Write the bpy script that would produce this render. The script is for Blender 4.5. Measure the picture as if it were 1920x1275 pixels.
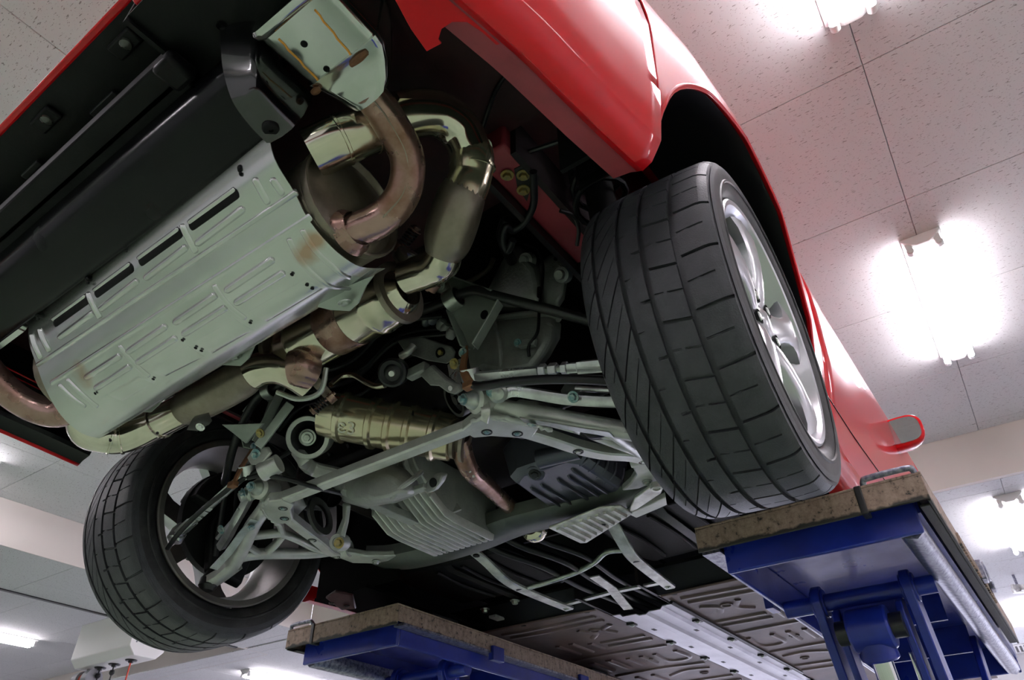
import bpy, bmesh, math, random
from mathutils import Vector, Matrix, Quaternion
random.seed(7)
R = math.radians
for o in list(bpy.data.objects):
    bpy.data.objects.remove(o)
scene = bpy.context.scene
COL = scene.collection
# ------------------------------------------------------------------ camera
AZ = 1.65                                   # height of the rear axle above the floor
FPX = 1339.03
CAM = Vector((1.08193, -1.09633, -0.7959))  # in the car's frame (origin: middle of the rear axle)
YAW, PITCH, ROLL = 0.62204, 0.6404, -0.01094
fw = Vector((-math.sin(YAW) * math.cos(PITCH), math.cos(YAW) * math.cos(PITCH), math.sin(PITCH)))
rt0 = Vector((math.cos(YAW), math.sin(YAW), 0)); up0 = rt0.cross(fw)
rt = rt0 * math.cos(ROLL) + up0 * math.sin(ROLL)
up = -rt0 * math.sin(ROLL) + up0 * math.cos(ROLL)
cd = bpy.data.cameras.new('camera'); cam = bpy.data.objects.new('camera', cd); COL.objects.link(cam)
cd.sensor_width = 36; cd.lens = FPX / 1920 * 36; cd.clip_start = 0.02; cd.clip_end = 200
m = Matrix((rt, up, -fw)).transposed().to_4x4(); m.translation = CAM + Vector((0, 0, AZ))
cam.matrix_world = m; scene.camera = cam
# ------------------------------------------------------------------ world, exposure
w = bpy.data.worlds.new('world'); scene.world = w; w.use_nodes = True
w.node_tree.nodes['Background'].inputs[0].default_value = (.80, .80, 1.0, 1)
w.node_tree.nodes['Background'].inputs[1].default_value = 5.0
vs = scene.view_settings
vs.view_transform = 'Standard'; vs.look = 'None'; vs.gamma = 1; vs.exposure = 0.32; vs.use_curve_mapping = False
scene.cycles.use_denoising = True
scene.cycles.max_bounces = 10; scene.cycles.diffuse_bounces = 6; scene.cycles.glossy_bounces = 5
scene.cycles.sample_clamp_indirect = 6
TUBE = 50.0                                 # brightness of the fluorescent tubes
# ------------------------------------------------------------------ helpers
def at(px, py, x=None, y=None, z=None):
    "the point of the car's frame that stands at a given x, y or z on the line of sight through a pixel"
    d = fw + rt * ((px - 960) / FPX) - up * ((py - 637.5) / FPX)
    if z is not None: t = (z - CAM.z) / d.z
    elif y is not None: t = (y - CAM.y) / d.y
    else: t = (x - CAM.x) / d.x
    return CAM + d * t
V = Vector
def lerp(a, b, t): return a + (b - a) * t
def cr(pts, n=6):
    "smooth curve through points"
    pts = [V(p) for p in pts]
    if len(pts) < 3: return pts
    P = [pts[0] * 2 - pts[1]] + pts + [pts[-1] * 2 - pts[-2]]
    out = []
    for i in range(1, len(P) - 2):
        a, b, c, d = P[i - 1:i + 3]
        for k in range(n):
            t = k / n
            out.append(.5 * (2 * b + (c - a) * t + (2 * a - 5 * b + 4 * c - d) * t * t + (3 * b - a - 3 * c + d) * t ** 3))
    out.append(pts[-1]); return out
def crs(vals, n=6):
    return [v.x for v in cr([V((v, 0, 0)) for v in vals], n)]
class MB:
    def __init__(s): s.v = []; s.f = []
    def add(s, vs_, fs):
        o = len(s.v); s.v += [tuple(p) for p in vs_]; s.f += [tuple(i + o for i in f) for f in fs]; return s
    def box(s, c, size, rot=None):
        c = V(c); h = [q / 2 for q in size]; vs_ = []
        for i in (-1, 1):
            for j in (-1, 1):
                for k in (-1, 1):
                    p = V((i * h[0], j * h[1], k * h[2])); vs_.append(c + (rot @ p if rot else p))
        return s.add(vs_, [(0, 1, 3, 2), (4, 6, 7, 5), (0, 4, 5, 1), (2, 3, 7, 6), (0, 2, 6, 4), (1, 5, 7, 3)])
    def bx(s, x0, x1, y0, y1, z0, z1): return s.box(((x0 + x1) / 2, (y0 + y1) / 2, (z0 + z1) / 2), (x1 - x0, y1 - y0, z1 - z0))
    def bar(s, a, b, wd, th, upv=(0, 0, 1)):
        "rectangular bar from a to b: wd across, th along upv"
        a, b = V(a), V(b); d = (b - a).normalized(); sd = d.cross(V(upv)).normalized(); u = sd.cross(d)
        vs_ = [p + sd * i * wd / 2 + u * j * th / 2 for p in (a, b) for i, j in ((-1, -1), (1, -1), (1, 1), (-1, 1))]
        return s.add(vs_, [(0, 1, 2, 3), (7, 6, 5, 4), (0, 4, 5, 1), (1, 5, 6, 2), (2, 6, 7, 3), (3, 7, 4, 0)])
    def rings(s, rs, closed=True, caps=True, loop=False):
        n = len(rs[0]); vs_ = [p for r in rs for p in r]; fs = []
        m_ = len(rs)
        for i in range(m_ if loop else m_ - 1):
            i2 = (i + 1) % m_
            for j in range(n if closed else n - 1):
                k = (j + 1) % n; fs.append((i * n + j, i * n + k, i2 * n + k, i2 * n + j))
        if caps and closed and not loop: fs.append(tuple(range(n))); fs.append(tuple(range((m_ - 1) * n, m_ * n)))
        return s.add(vs_, fs)
    def sweep(s, pts, prof, upv=None, caps=True, scl=None):
        "sweep a 2D outline (side, up) along points, frame carried along"
        pts = [V(p) for p in pts]; rs = []; u = None
        for i, p in enumerate(pts):
            d = (pts[min(i + 1, len(pts) - 1)] - pts[max(i - 1, 0)]).normalized()
            if u is None or upv is not None:
                ref = V(upv) if upv is not None else (V((0, 0, 1)) if abs(d.z) < .9 else V((1, 0, 0)))
                sd = d.cross(ref).normalized()
            else: sd = d.cross(u).normalized()
            u = sd.cross(d)
            k = scl[i] if scl else 1
            rs.append([p + sd * a * k + u * b * k for a, b in prof])
        return s.rings(rs, True, caps)
    def tube(s, pts, r, n=12, sm=6, caps=True):
        if sm and len(pts) > 2:
            rr = crs(r, sm) if isinstance(r, (list, tuple)) else None
            pts = cr(pts, sm)
        else: rr = r if isinstance(r, (list, tuple)) else None
        prof = [(math.cos(2 * math.pi * k / n), math.sin(2 * math.pi * k / n)) for k in range(n)]
        return s.sweep(pts, prof, None, caps, rr if rr else [r] * len(pts))
    def cyl(s, a, b, r, r2=None, n=20): return s.tube([a, b], [r, r if r2 is None else r2], n, 0)
    def lathe(s, o, ax, prof, n=32, a0=0, a1=360, caps=False):
        "prof: (distance along the axis, radius)"
        o, ax = V(o), V(ax).normalized(); e = ax.orthogonal().normalized(); g = ax.cross(e)
        full = abs(a1 - a0) >= 359.9; st = n if full else n + 1; rs = []
        for h, r in prof:
            rs.append([o + ax * h + (e * math.cos(R(a0 + (a1 - a0) * k / n)) + g * math.sin(R(a0 + (a1 - a0) * k / n))) * r for k in range(st)])
        return s.rings(rs, full, caps)
    def prism(s, pts, vec):
        pts = [V(p) for p in pts]; n = len(pts); vec = V(vec); vs_ = pts + [p + vec for p in pts]
        return s.add(vs_, [tuple(range(n)), tuple(range(2 * n - 1, n - 1, -1))] + [(i, (i + 1) % n, n + (i + 1) % n, n + i) for i in range(n)])
    def hexbolt(s, o, ax, r=.008, h=.006, washer=True):
        o, ax = V(o), V(ax).normalized(); e = ax.orthogonal().normalized(); g = ax.cross(e)
        if washer: s.tube([o, o + ax * .002], [r * 1.55, r * 1.5], 14, 0)
        s.rings([[o + ax * hh + (e * math.cos(k * math.pi / 3) + g * math.sin(k * math.pi / 3)) * r * q for k in range(6)] for hh, q in ((0, 1), (h * .8, 1), (h, .85))])
        return s
    def grid(s, rows, closed=False): return s.rings(rows, closed, False)
    def shell(s, rows, vec):
        "open grid given thickness along a vector"
        rows = [[V(p) for p in r] for r in rows]; vec = V(vec)
        n, m_ = len(rows[0]), len(rows)
        top = [p for r in rows for p in r]; o = len(top); vs_ = top + [p + vec for p in top]; fs = []
        for i in range(m_ - 1):
            for j in range(n - 1):
                a = i * n + j; fs.append((a, a + 1, a + n + 1, a + n)); fs.append((o + a + n, o + a + n + 1, o + a + 1, o + a))
        bd = [j for j in range(n)] + [i * n + n - 1 for i in range(1, m_)] + [(m_ - 1) * n + j for j in range(n - 2, -1, -1)] + [i * n for i in range(m_ - 2, 0, -1)]
        for k in range(len(bd)):
            a, b = bd[k], bd[(k + 1) % len(bd)]; fs.append((a, b, o + b, o + a))
        return s.add(vs_, fs)
    def build(s, name, mat, parent=None, ang=38, bevel=0, label=None, kind=None, seg=2):
        me = bpy.data.meshes.new(name); me.from_pydata(s.v, [], s.f)
        b = bmesh.new(); b.from_mesh(me); bmesh.ops.recalc_face_normals(b, faces=b.faces); b.to_mesh(me); b.free()
        me.materials.append(M[mat] if isinstance(mat, str) else mat)
        me.shade_smooth(); me.set_sharp_from_angle(angle=R(ang))
        o = bpy.data.objects.new(name, me); COL.objects.link(o)
        if parent: o.parent = parent
        if bevel:
            bv = o.modifiers.new('bevel', 'BEVEL'); bv.width = bevel; bv.segments = seg; bv.limit_method = 'ANGLE'; bv.angle_limit = R(40)
        if label: o['label'] = label
        if kind: o['kind'] = kind
        return o
def empty(name, loc=(0, 0, 0), rz=0, parent=None):
    o = bpy.data.objects.new(name, None); COL.objects.link(o); o.location = loc; o.rotation_euler = (0, 0, rz); o.empty_display_size = .1
    if parent: o.parent = parent
    return o
def tag(o, label, cat, group=None):
    o['label'] = label; o['category'] = cat
    if group: o['group'] = group
    return o
def copy_tree(o, parent=None):
    c = o.copy(); COL.objects.link(c); c.parent = parent
    for ch in o.children: copy_tree(ch, c)
    return c
def text_mesh(body, size, name, mt, parent, loc, rot, extrude=.0006):
    cu = bpy.data.curves.new(name, 'FONT'); cu.body = body; cu.size = size; cu.extrude = extrude; cu.align_x = 'CENTER'; cu.align_y = 'CENTER'
    t = bpy.data.objects.new(name, cu); COL.objects.link(t); bpy.context.view_layer.update()
    me = bpy.data.meshes.new_from_object(t.evaluated_get(bpy.context.evaluated_depsgraph_get())); bpy.data.objects.remove(t)
    me.materials.clear(); me.materials.append(M[mt]); o = bpy.data.objects.new(name, me); COL.objects.link(o); o.parent = parent
    o.location = loc; o.rotation_euler = rot; return o
# ------------------------------------------------------------------ materials
M = {}
def nodes(name):
    mt = bpy.data.materials.new(name); mt.use_nodes = True; nt = mt.node_tree; M[name] = mt
    return mt, nt, nt.nodes, nt.links, nt.nodes['Principled BSDF']
def ramp(nd, stops, interp='LINEAR'):
    r = nd.new('ShaderNodeValToRGB'); r.color_ramp.interpolation = interp; e = r.color_ramp.elements
    while len(e) < len(stops): e.new(.5)
    for q, (p, c) in zip(e, stops): q.position = p; q.color = (*c, 1) if len(c) == 3 else c
    return r
def mat(name, col, rough=.5, metal=0.0, coat=0.0, col2=None, scale=8, lo=.4, hi=.65, bump=0.0, bscale=60, rvar=0.0, spec=.5, stretch=None, detail=4):
    "paint or metal with a second colour in blotches (wear, oxide) and fine relief"
    mt, nt, nd, lk, bs = nodes(name)
    bs.inputs['Base Color'].default_value = (*col, 1); bs.inputs['Roughness'].default_value = rough
    bs.inputs['Metallic'].default_value = metal; bs.inputs['Coat Weight'].default_value = coat; bs.inputs['Coat Roughness'].default_value = .03
    bs.inputs['Specular IOR Level'].default_value = spec
    tc = nd.new('ShaderNodeTexCoord'); src = tc.outputs['Object']
    if stretch:
        mp = nd.new('ShaderNodeMapping'); mp.inputs['Scale'].default_value = stretch; lk.new(src, mp.inputs[0]); src = mp.outputs[0]
    if col2 or rvar:
        n = nd.new('ShaderNodeTexNoise'); n.inputs['Scale'].default_value = scale; n.inputs['Detail'].default_value = detail; n.inputs['Roughness'].default_value = .6
        lk.new(src, n.inputs['Vector'])
        if col2:
            r = ramp(nd, [(lo, col), (hi, col2)]); lk.new(n.outputs[0], r.inputs[0]); lk.new(r.outputs[0], bs.inputs['Base Color'])
        if rvar:
            mr = nd.new('ShaderNodeMapRange'); mr.inputs[1].default_value = .3; mr.inputs[2].default_value = .7
            mr.inputs[3].default_value = max(.02, rough - rvar); mr.inputs[4].default_value = min(1, rough + rvar)
            lk.new(n.outputs[0], mr.inputs[0]); lk.new(mr.outputs[0], bs.inputs['Roughness'])
    if bump:
        n2 = nd.new('ShaderNodeTexNoise'); n2.inputs['Scale'].default_value = bscale; n2.inputs['Detail'].default_value = 3
        lk.new(src, n2.inputs['Vector']); b = nd.new('ShaderNodeBump'); b.inputs['Strength'].default_value = bump; b.inputs['Distance'].default_value = .002
        lk.new(n2.outputs[0], b.inputs['Height']); lk.new(b.outputs[0], bs.inputs['Normal'])
    return mt
mat('red_paint', (.56, .004, .009), .30, 0, .5, spec=.12)
mat('felt_black', (.003, .003, .003), .9, 0, 0, spec=.04)
mat('dark_red_under', (.055, .014, .018), .5, 0, 0, (.02, .008, .01), 7, .38, .68, .3, 60, spec=.25)
mat('dull_red_paint', (.32, .035, .05), .5, 0, .1, (.20, .025, .035), 9, .4, .7, .2, 90)
mat('gloss_black', (.003, .003, .004), .24, 0, .0, rvar=.04, scale=5, spec=.2)
mat('matt_black', (.0035, .0035, .004), .5, 0, 0, (.006, .0055, .0055), 14, .45, .7, .15, 120, spec=.18)
mat('underbody', (.009, .007, .008), .42, 0, 0, (.020, .012, .013), 6, .4, .7, .25, 60, spec=.3)
mat('liner_black', (.003, .003, .004), .35, 0, 0, spec=.3)
mat('rubber', (.034, .034, .041), .50, 0, 0, (.052, .051, .060), 30, .35, .75, .35, 420, spec=.45)
mat('sidewall', (.016, .0155, .017), .52, 0, 0, (.045, .042, .044), 18, .45, .72, .2, 150, spec=.42)
mat('hose', (.007, .007, .009), .36, 0, 0, spec=.4)
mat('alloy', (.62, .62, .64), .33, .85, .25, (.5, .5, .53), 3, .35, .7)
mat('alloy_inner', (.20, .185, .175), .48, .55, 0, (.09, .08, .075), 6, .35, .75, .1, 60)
mat('cast_alu', (.66, .66, .64), .40, .6, 0, (.47, .475, .45), 11, .35, .7, .35, 160, rvar=.07)
mat('cast_case', (.44, .45, .43), .48, .4, 0, (.21, .215, .21), 6, .35, .72, .5, 130, rvar=.08)
mat('machined', (.86, .86, .88), .32, .9, 0, (.5, .5, .52), 14, .4, .7, .15, 200, rvar=.08)
mat('galvanized', (.80, .81, .79), .20, .92, 0, (.70, .715, .69), 5, .35, .7, .06, 40, rvar=.05)
mat('stainless', (.78, .73, .62), .14, .97, 0, (.60, .54, .40), 5, .35, .72, rvar=.08)
mat('stainless_dull', (.33, .285, .235), .38, .8, 0, (.19, .155, .12), 12, .35, .7, .12, 140, rvar=.1)
mat('gold_shield', (.74, .67, .50), .20, .85, 0, (.58, .49, .33), 5, .35, .72, rvar=.05)
mat('trim_black', (.003, .003, .004), .16, 0, .9)
mat('rusty_pipe', (.42, .27, .235), .28, .8, 0, (.22, .115, .075), 16, .38, .68, .2, 120, rvar=.1)
mat('rust', (.20, .085, .04), .7, .2, 0, (.09, .04, .02), 40, .4, .7, .3, 200)
mat('copper_rust', (.33, .15, .075), .5, .6, 0, (.2, .09, .05), 30, .4, .7, .2, 200)
mat('chrome', (.8, .8, .8), .09, 1.0)
mat('zinc', (.55, .58, .55), .34, .85, 0, (.40, .43, .38), 40)
mat('teal_bolt', (.16, .30, .33), .35, .6, 0, (.42, .46, .45), 90, .45, .6)
mat('yellow_zinc', (.40, .30, .09), .35, .7, 0, (.24, .22, .12), 80)
mat('green_paint_bracket', (.42, .46, .42), .36, .4, 0, (.28, .315, .28), 9, .35, .7, .2, 90)
mat('black_metal', (.013, .013, .014), .38, .2, .1, (.025, .024, .023), 20, .4, .7)
mat('oil_pan', (.085, .088, .115), .30, .6, .1, (.07, .072, .095), 8, .4, .7)
mat('heat_alu', (.78, .77, .74), .42, .75, 0, (.42, .41, .39), 22, .4, .7, .2, 150)
mat('blue_paint', (.012, .028, .30), .34, 0, .15, (.007, .014, .17), 7, .4, .7, rvar=.08)
mat('steel_rail', (.36, .36, .42), .38, .75, 0, (.10, .10, .16), 90, .38, .66, .0, 120, detail=6)
mat('cross_member_grey', (.10, .11, .10), .42, .4, 0, (.05, .055, .05), 6, .4, .7, .2, 60)
mat('polished', (.66, .67, .65), .12, .97, 0, (.56, .58, .55), 9)
mat('dark_lens', (.05, .05, .045), .08, 0, .5)
mat('undercoat', (.150, .088, .082), .55, 0, .12, (.088, .055, .055), 7, .36, .68, .3, 60)
mat('tunnel_alu', (.50, .50, .54), .36, .85, 0, (.36, .36, .40), 5, .35, .7, .1, 60)
mat('white_enamel', (.78, .77, .75), .35, 0, .2)
mat('beige_wall', (.63, .585, .54), .85, 0, 0, (.60, .555, .515), 1.5)
mat('white_wall', (.80, .79, .80), .85, 0, 0, (.77, .76, .77), 1.5)
mat('pale_concrete', (.50, .49, .53), .35, 0, .05, (.43, .42, .46), 1.5, .4, .7, rvar=.05)
mat('green_floor', (.35, .46, .325), .32, 0, .05, (.30, .40, .28), 1.2, .4, .7, rvar=.05)
mat('grey_plastic', (.22, .22, .24), .5)
mat('red_cable', (.55, .06, .03), .5)
mat('amber', (.80, .34, .05), .4)
mat('blue_print', (.03, .06, .55), .5)
mat('white_ink', (.75, .72, .62), .6)
mat('smoke_glass', (.05, .05, .06), .04, 0, 0)
mat('mirror_glass', (.62, .60, .66), .03, 1.0)
mat('clear_lens', (.75, .75, .7), .1, 0, .5)
mat('grey_grille', (.35, .35, .36), .6)
def m_platform():
    mt, nt, nd, lk, bs = nodes('worn_deck')
    tc = nd.new('ShaderNodeTexCoord'); n = nd.new('ShaderNodeTexNoise'); n.inputs['Scale'].default_value = 60; n.inputs['Detail'].default_value = 9; n.inputs['Roughness'].default_value = .75
    lk.new(tc.outputs['Object'], n.inputs['Vector'])
    mp = nd.new('ShaderNodeMapping'); mp.inputs['Scale'].default_value = (30, 30, 9); lk.new(tc.outputs['Object'], mp.inputs[0])
    n2 = nd.new('ShaderNodeTexNoise'); n2.inputs['Scale'].default_value = 3; n2.inputs['Detail'].default_value = 5; lk.new(mp.outputs[0], n2.inputs['Vector'])
    r1 = ramp(nd, [(.38, (.02, .017, .015)), (.44, (.29, .20, .155)), (.7, (.46, .335, .265))]); lk.new(n.outputs[0], r1.inputs[0])
    r2 = ramp(nd, [(.3, (.7, .68, .66)), (.6, (1, 1, 1))]); lk.new(n2.outputs[0], r2.inputs[0])
    mx = nd.new('ShaderNodeMix'); mx.data_type = 'RGBA'; mx.blend_type = 'MULTIPLY'; mx.inputs[0].default_value = 1
    lk.new(r1.outputs[0], mx.inputs[6]); lk.new(r2.outputs[0], mx.inputs[7]); lk.new(mx.outputs[2], bs.inputs['Base Color'])
    bs.inputs['Roughness'].default_value = .6; bs.inputs['Metallic'].default_value = .1
    # grime that has crept up from the lower edge of the lip
    sx = nd.new('ShaderNodeSeparateXYZ'); lk.new(tc.outputs['Object'], sx.inputs[0])
    n3 = nd.new('ShaderNodeTexNoise'); n3.inputs['Scale'].default_value = 26; n3.inputs['Detail'].default_value = 6; lk.new(tc.outputs['Object'], n3.inputs['Vector'])
    ma = nd.new('ShaderNodeMath'); ma.operation = 'MULTIPLY_ADD'; ma.inputs[1].default_value = -.030; lk.new(n3.outputs[0], ma.inputs[0]); lk.new(sx.outputs['Z'], ma.inputs[2])
    mr = nd.new('ShaderNodeMapRange'); mr.inputs[1].default_value = AZ - .224; mr.inputs[2].default_value = AZ - .219; lk.new(ma.outputs[0], mr.inputs[0])
    mg = nd.new('ShaderNodeMix'); mg.data_type = 'RGBA'; lk.new(mr.outputs[0], mg.inputs[0]); mg.inputs[6].default_value = (.03, .026, .024, 1); lk.new(mx.outputs[2], mg.inputs[7]); lk.new(mg.outputs[2], bs.inputs['Base Color'])
    b = nd.new('ShaderNodeBump'); b.inputs['Strength'].default_value = .4; b.inputs['Distance'].default_value = .003; lk.new(n.outputs[0], b.inputs['Height']); lk.new(b.outputs[0], bs.inputs['Normal'])
m_platform()
def m_tile():
    "mineral-fibre ceiling board: off-white with short dark fissures, all running one way"
    mt, nt, nd, lk, bs = nodes('ceiling_board')
    tc = nd.new('ShaderNodeTexCoord'); oi = nd.new('ShaderNodeObjectInfo')
    sc_ = nd.new('ShaderNodeVectorMath'); sc_.operation = 'SCALE'; sc_.inputs['Scale'].default_value = 37.0
    cb = nd.new('ShaderNodeCombineXYZ'); lk.new(oi.outputs['Random'], cb.inputs[0]); lk.new(oi.outputs['Random'], cb.inputs[1]); lk.new(cb.outputs[0], sc_.inputs[0])
    ad = nd.new('ShaderNodeVectorMath'); ad.operation = 'ADD'; lk.new(tc.outputs['Object'], ad.inputs[0]); lk.new(sc_.outputs[0], ad.inputs[1])
    def layer(sx, sy, lo, hi):
        mp = nd.new('ShaderNodeMapping'); mp.inputs['Scale'].default_value = (sx, sy, 1); mp.inputs['Rotation'].default_value = (0, 0, .12); lk.new(ad.outputs[0], mp.inputs[0])
        n = nd.new('ShaderNodeTexNoise'); n.noise_dimensions = '2D'; n.inputs['Scale'].default_value = 1; n.inputs['Detail'].default_value = 2.0; n.inputs['Roughness'].default_value = .55; lk.new(mp.outputs[0], n.inputs['Vector'])
        r = ramp(nd, [(lo, (0, 0, 0)), (hi, (1, 1, 1))]); lk.new(n.outputs[0], r.inputs[0]); return r
    a, b_ = layer(30, 120, .685, .72), layer(75, 190, .70, .73)
    mx = nd.new('ShaderNodeMix'); mx.data_type = 'RGBA'; mx.blend_type = 'LIGHTEN'; mx.inputs[0].default_value = 1; lk.new(a.outputs[0], mx.inputs[6]); lk.new(b_.outputs[0], mx.inputs[7])
    c = nd.new('ShaderNodeMix'); c.data_type = 'RGBA'; c.inputs[6].default_value = (.565, .572, .568, 1); c.inputs[7].default_value = (.25, .235, .225, 1)
    lk.new(mx.outputs[2], c.inputs[0]); lk.new(c.outputs[2], bs.inputs['Base Color']); bs.inputs['Roughness'].default_value = .9
    b = nd.new('ShaderNodeBump'); b.invert = True; b.inputs['Strength'].default_value = .5; b.inputs['Distance'].default_value = .003; lk.new(mx.outputs[2], b.inputs['Height']); lk.new(b.outputs[0], bs.inputs['Normal'])
m_tile()
def m_tube():
    mt, nt, nd, lk, bs = nodes('lit_tube')
    bs.inputs['Base Color'].default_value = (.9, .9, .9, 1); bs.inputs['Emission Color'].default_value = (.99, .92, 1.0, 1); bs.inputs['Emission Strength'].default_value = TUBE
m_tube()
# ================================================================== the room
ROOM = R(1.7)
ZC, ZS = 1.87 + AZ, 1.49 + AZ               # coffer ceiling, lower ceiling
def struct(o, label=None):
    o['kind'] = 'structure'; o.rotation_euler = (0, 0, ROOM)
    if label: o['label'] = label
    return o
struct(MB().bx(-14.2, 6.7, -7.7, 2.9, -.1, 0).build('floor', 'green_floor'), 'glossy green painted workshop floor')
struct(MB().bx(-14.2, 6.7, 2.9, 11.4, -.1, 0).build('floor', 'pale_concrete'), 'pale concrete floor in front of the car')
ADDED_WIN = [(-9.5, -5.4), (-4.6, -.5), (.3, 4.4)]; ZW0, ZW1 = .25, 2.55  # unseen windows, added to throw bluish light on the front of the underside
mb = MB().bx(-14.2, 6.7, 11.15, 11.4, ZW1, ZC + .2).bx(-14.2, 6.7, 11.15, 11.4, 0, ZW0)
for a, b in zip([-14.2] + [q[1] for q in ADDED_WIN], [q[0] for q in ADDED_WIN] + [6.7]): mb.bx(a, b, 11.15, 11.4, ZW0, ZW1)
struct(mb.build('wall_front', 'white_wall'), 'white far wall below the air vent')
mt, nt, nd, lk, bs = nodes('window_pane'); tr = nd.new('ShaderNodeBsdfTransparent'); mx = nd.new('ShaderNodeMixShader'); mx.inputs[0].default_value = .08
bs.inputs['Roughness'].default_value = .02; bs.inputs['Base Color'].default_value = (.8, .85, .9, 1); lk.new(tr.outputs[0], mx.inputs[1]); lk.new(bs.outputs[0], mx.inputs[2]); lk.new(mx.outputs[0], nd['Material Output'].inputs[0])
for k, (a, b) in enumerate(ADDED_WIN):
    fm = MB()
    for x in (a, (a + b) / 2 - .03, b - .06): fm.bx(x, x + .06, 11.2, 11.27, ZW0, ZW1)
    fm.bx(a, b, 11.2, 11.27, ZW0, ZW0 + .06).bx(a, b, 11.2, 11.27, ZW1 - .06, ZW1)
    wn = struct(fm.build('window_%d' % (k + 1), 'white_enamel'), 'window in the far wall letting in daylight')
    MB().bx(a + .05, b - .05, 11.23, 11.236, ZW0 + .05, ZW1 - .05).build('pane', 'window_pane', wn)
    ld = bpy.data.lights.new('window_portal', 'AREA'); ld.shape = 'RECTANGLE'; ld.size = b - a; ld.size_y = ZW1 - ZW0; ld.cycles.is_portal = True
    lo = bpy.data.objects.new('window_portal', ld); COL.objects.link(lo); lo.parent = wn; lo.location = ((a + b) / 2, 11.3, (ZW0 + ZW1) / 2); lo.rotation_euler = (R(-90), 0, 0)
struct(MB().bx(-14.2, 6.7, -7.7, -7.5, 0, ZC + .2).build('wall_back', 'white_wall'), 'white wall behind the camera')
struct(MB().bx(-14.2, -14, -7.5, 11.15, 0, ZC + .2).build('wall_left', 'white_wall'), 'white wall on the far left')
struct(MB().bx(6.5, 6.7, -7.5, 11.15, 0, ZC + .2).build('wall_right', 'white_wall'), 'white wall on the right')
TX, TY = .885, .90
def tiles(parent, x0, x1, y0, y1, z, ox=1.314, oy=1.10):
    "ceiling boards laid with open joints; boards at the border are cut"
    cache = {}
    def cuts(a, b, o, p):
        k0 = math.ceil((a - o) / p + .05); c = [a]; k = k0
        while o + k * p < b - .08: c.append(o + k * p); k += 1
        return c + [b]
    xs, ys = cuts(x0, x1, ox, TX), cuts(y0, y1, oy, TY)
    for i in range(len(xs) - 1):
        for j in range(len(ys) - 1):
            w_, d_ = round(xs[i + 1] - xs[i], 3), round(ys[j + 1] - ys[j], 3)
            if (w_, d_) not in cache:
                g, e = .0014, .002; a, b = w_ / 2 - g, d_ / 2 - g; mb = MB()
                mb.rings([[V((sx * (a - q), sy * (b - q), h)) for sx, sy in ((-1, -1), (1, -1), (1, 1), (-1, 1))] for q, h in ((0, .012), (0, e), (e, 0))])
                o = mb.build('ceiling_tile', 'ceiling_board', ang=20); cache[(w_, d_)] = o
            else:
                o = cache[(w_, d_)].copy(); COL.objects.link(o)
            o.parent = parent; o.location = ((xs[i] + xs[i + 1]) / 2, (ys[j] + ys[j + 1]) / 2, z)
X0, X1, Y1 = -5.9, 5.6, 4.83
c1 = struct(MB().bx(X0 - .05, X1 + .05, -6.55, Y1 + .05, ZC + .012, ZC + .1).build('ceiling', 'grey_grille'), 'raised ceiling of speckled white boards over the car')
tiles(c1, X0, X1, -3.4, Y1, ZC)
MBx = MB().bx(X0, X1, -6.5, -3.4, ZC, ZC + .011)
o = MBx.build('ceiling_board', 'ceiling_board', c1)
sf = MB(); Zs = ZS + .012
sf.bx(-7.04, X0 - .06, -6.5, 5.28, Zs, ZS + .1).bx(X1 + .06, 6.6, -6.5, 5.28, Zs, ZS + .1).bx(-14.1, 6.6, 5.28, 11.2, Zs, ZS + .1).bx(-5.96, 5.66, Y1 + .06, 5.28, Zs, ZS + .1).bx(-14.1, 6.6, -7.6, -6.5, Zs, ZS + .1)
c2 = struct(sf.build('ceiling', 'grey_grille'), 'lower ceiling of speckled boards around the raised part')
tiles(c2, -7.1, X0, -.5, Y1, ZS); tiles(c2, -10.4, 4.6, Y1 + .05, 10.4, ZS, oy=5.98)
o = MB().bx(-7.1, X0, -6.5, -.5, ZS, ZS + .011).bx(X1, 6.6, -6.5, Y1, ZS, ZS + .011).bx(4.6, 6.6, Y1, 11.15, ZS, ZS + .011).bx(-14.1, -10.4, 5.22, 11.15, ZS, ZS + .011).bx(-10.4, 4.6, 10.4, 11.15, ZS, ZS + .011).bx(-14.1, 6.6, -7.5, -6.5, ZS, ZS + .011).build('ceiling_board', 'ceiling_board', c2)
c3 = struct(MB().bx(-14.1, -7.05, -6.55, 5.27, ZC + .012, ZC + .1).build('ceiling', 'grey_grille'), 'raised ceiling beyond the beam on the left')
tiles(c3, -13.2, -7.1, .2, 5.22, ZC)
o = MB().bx(-14, -7.1, -6.5, .2, ZC, ZC + .011).bx(-14, -13.2, .2, 5.22, ZC, ZC + .011).build('ceiling_board', 'ceiling_board', c3)
def bulkhead(name, a, b, nrm, label):
    "vertical beige side of the raised ceiling, in panels with a fine joint"
    a, b = V((*a, 0)), V((*b, 0)); d = (b - a); L = d.length; d.normalize(); nrm = V((*nrm, 0))
    n = max(1, round(L / 1.82)); st = L / n
    h0, h1 = ZS - .001, ZC + .011
    back = MB(); p, q = a - nrm * .05, b - nrm * .05
    back.prism([p + V((0, 0, h0 + .002)), q + V((0, 0, h0 + .002)), q + V((0, 0, h1)), p + V((0, 0, h1))], nrm * .04)
    s = struct(back.build(name, 'beige_wall'), label)
    for k in range(n):
        p, q = a + d * (k * st + .0012), a + d * ((k + 1) * st - .0012)
        MB().prism([p + V((0, 0, h0)), q + V((0, 0, h0)), q + V((0, 0, h1)), p + V((0, 0, h1))], -nrm * .011).build('panel', 'beige_wall', s)
bulkhead('trim_1', (X0, Y1), (X1, Y1), (0, -1), 'plain beige step between the raised and the lower ceiling')
bulkhead('trim_2', (X0, -6.5), (X0, Y1), (1, 0), 'long beige side of the ceiling recess on the left')
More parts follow.
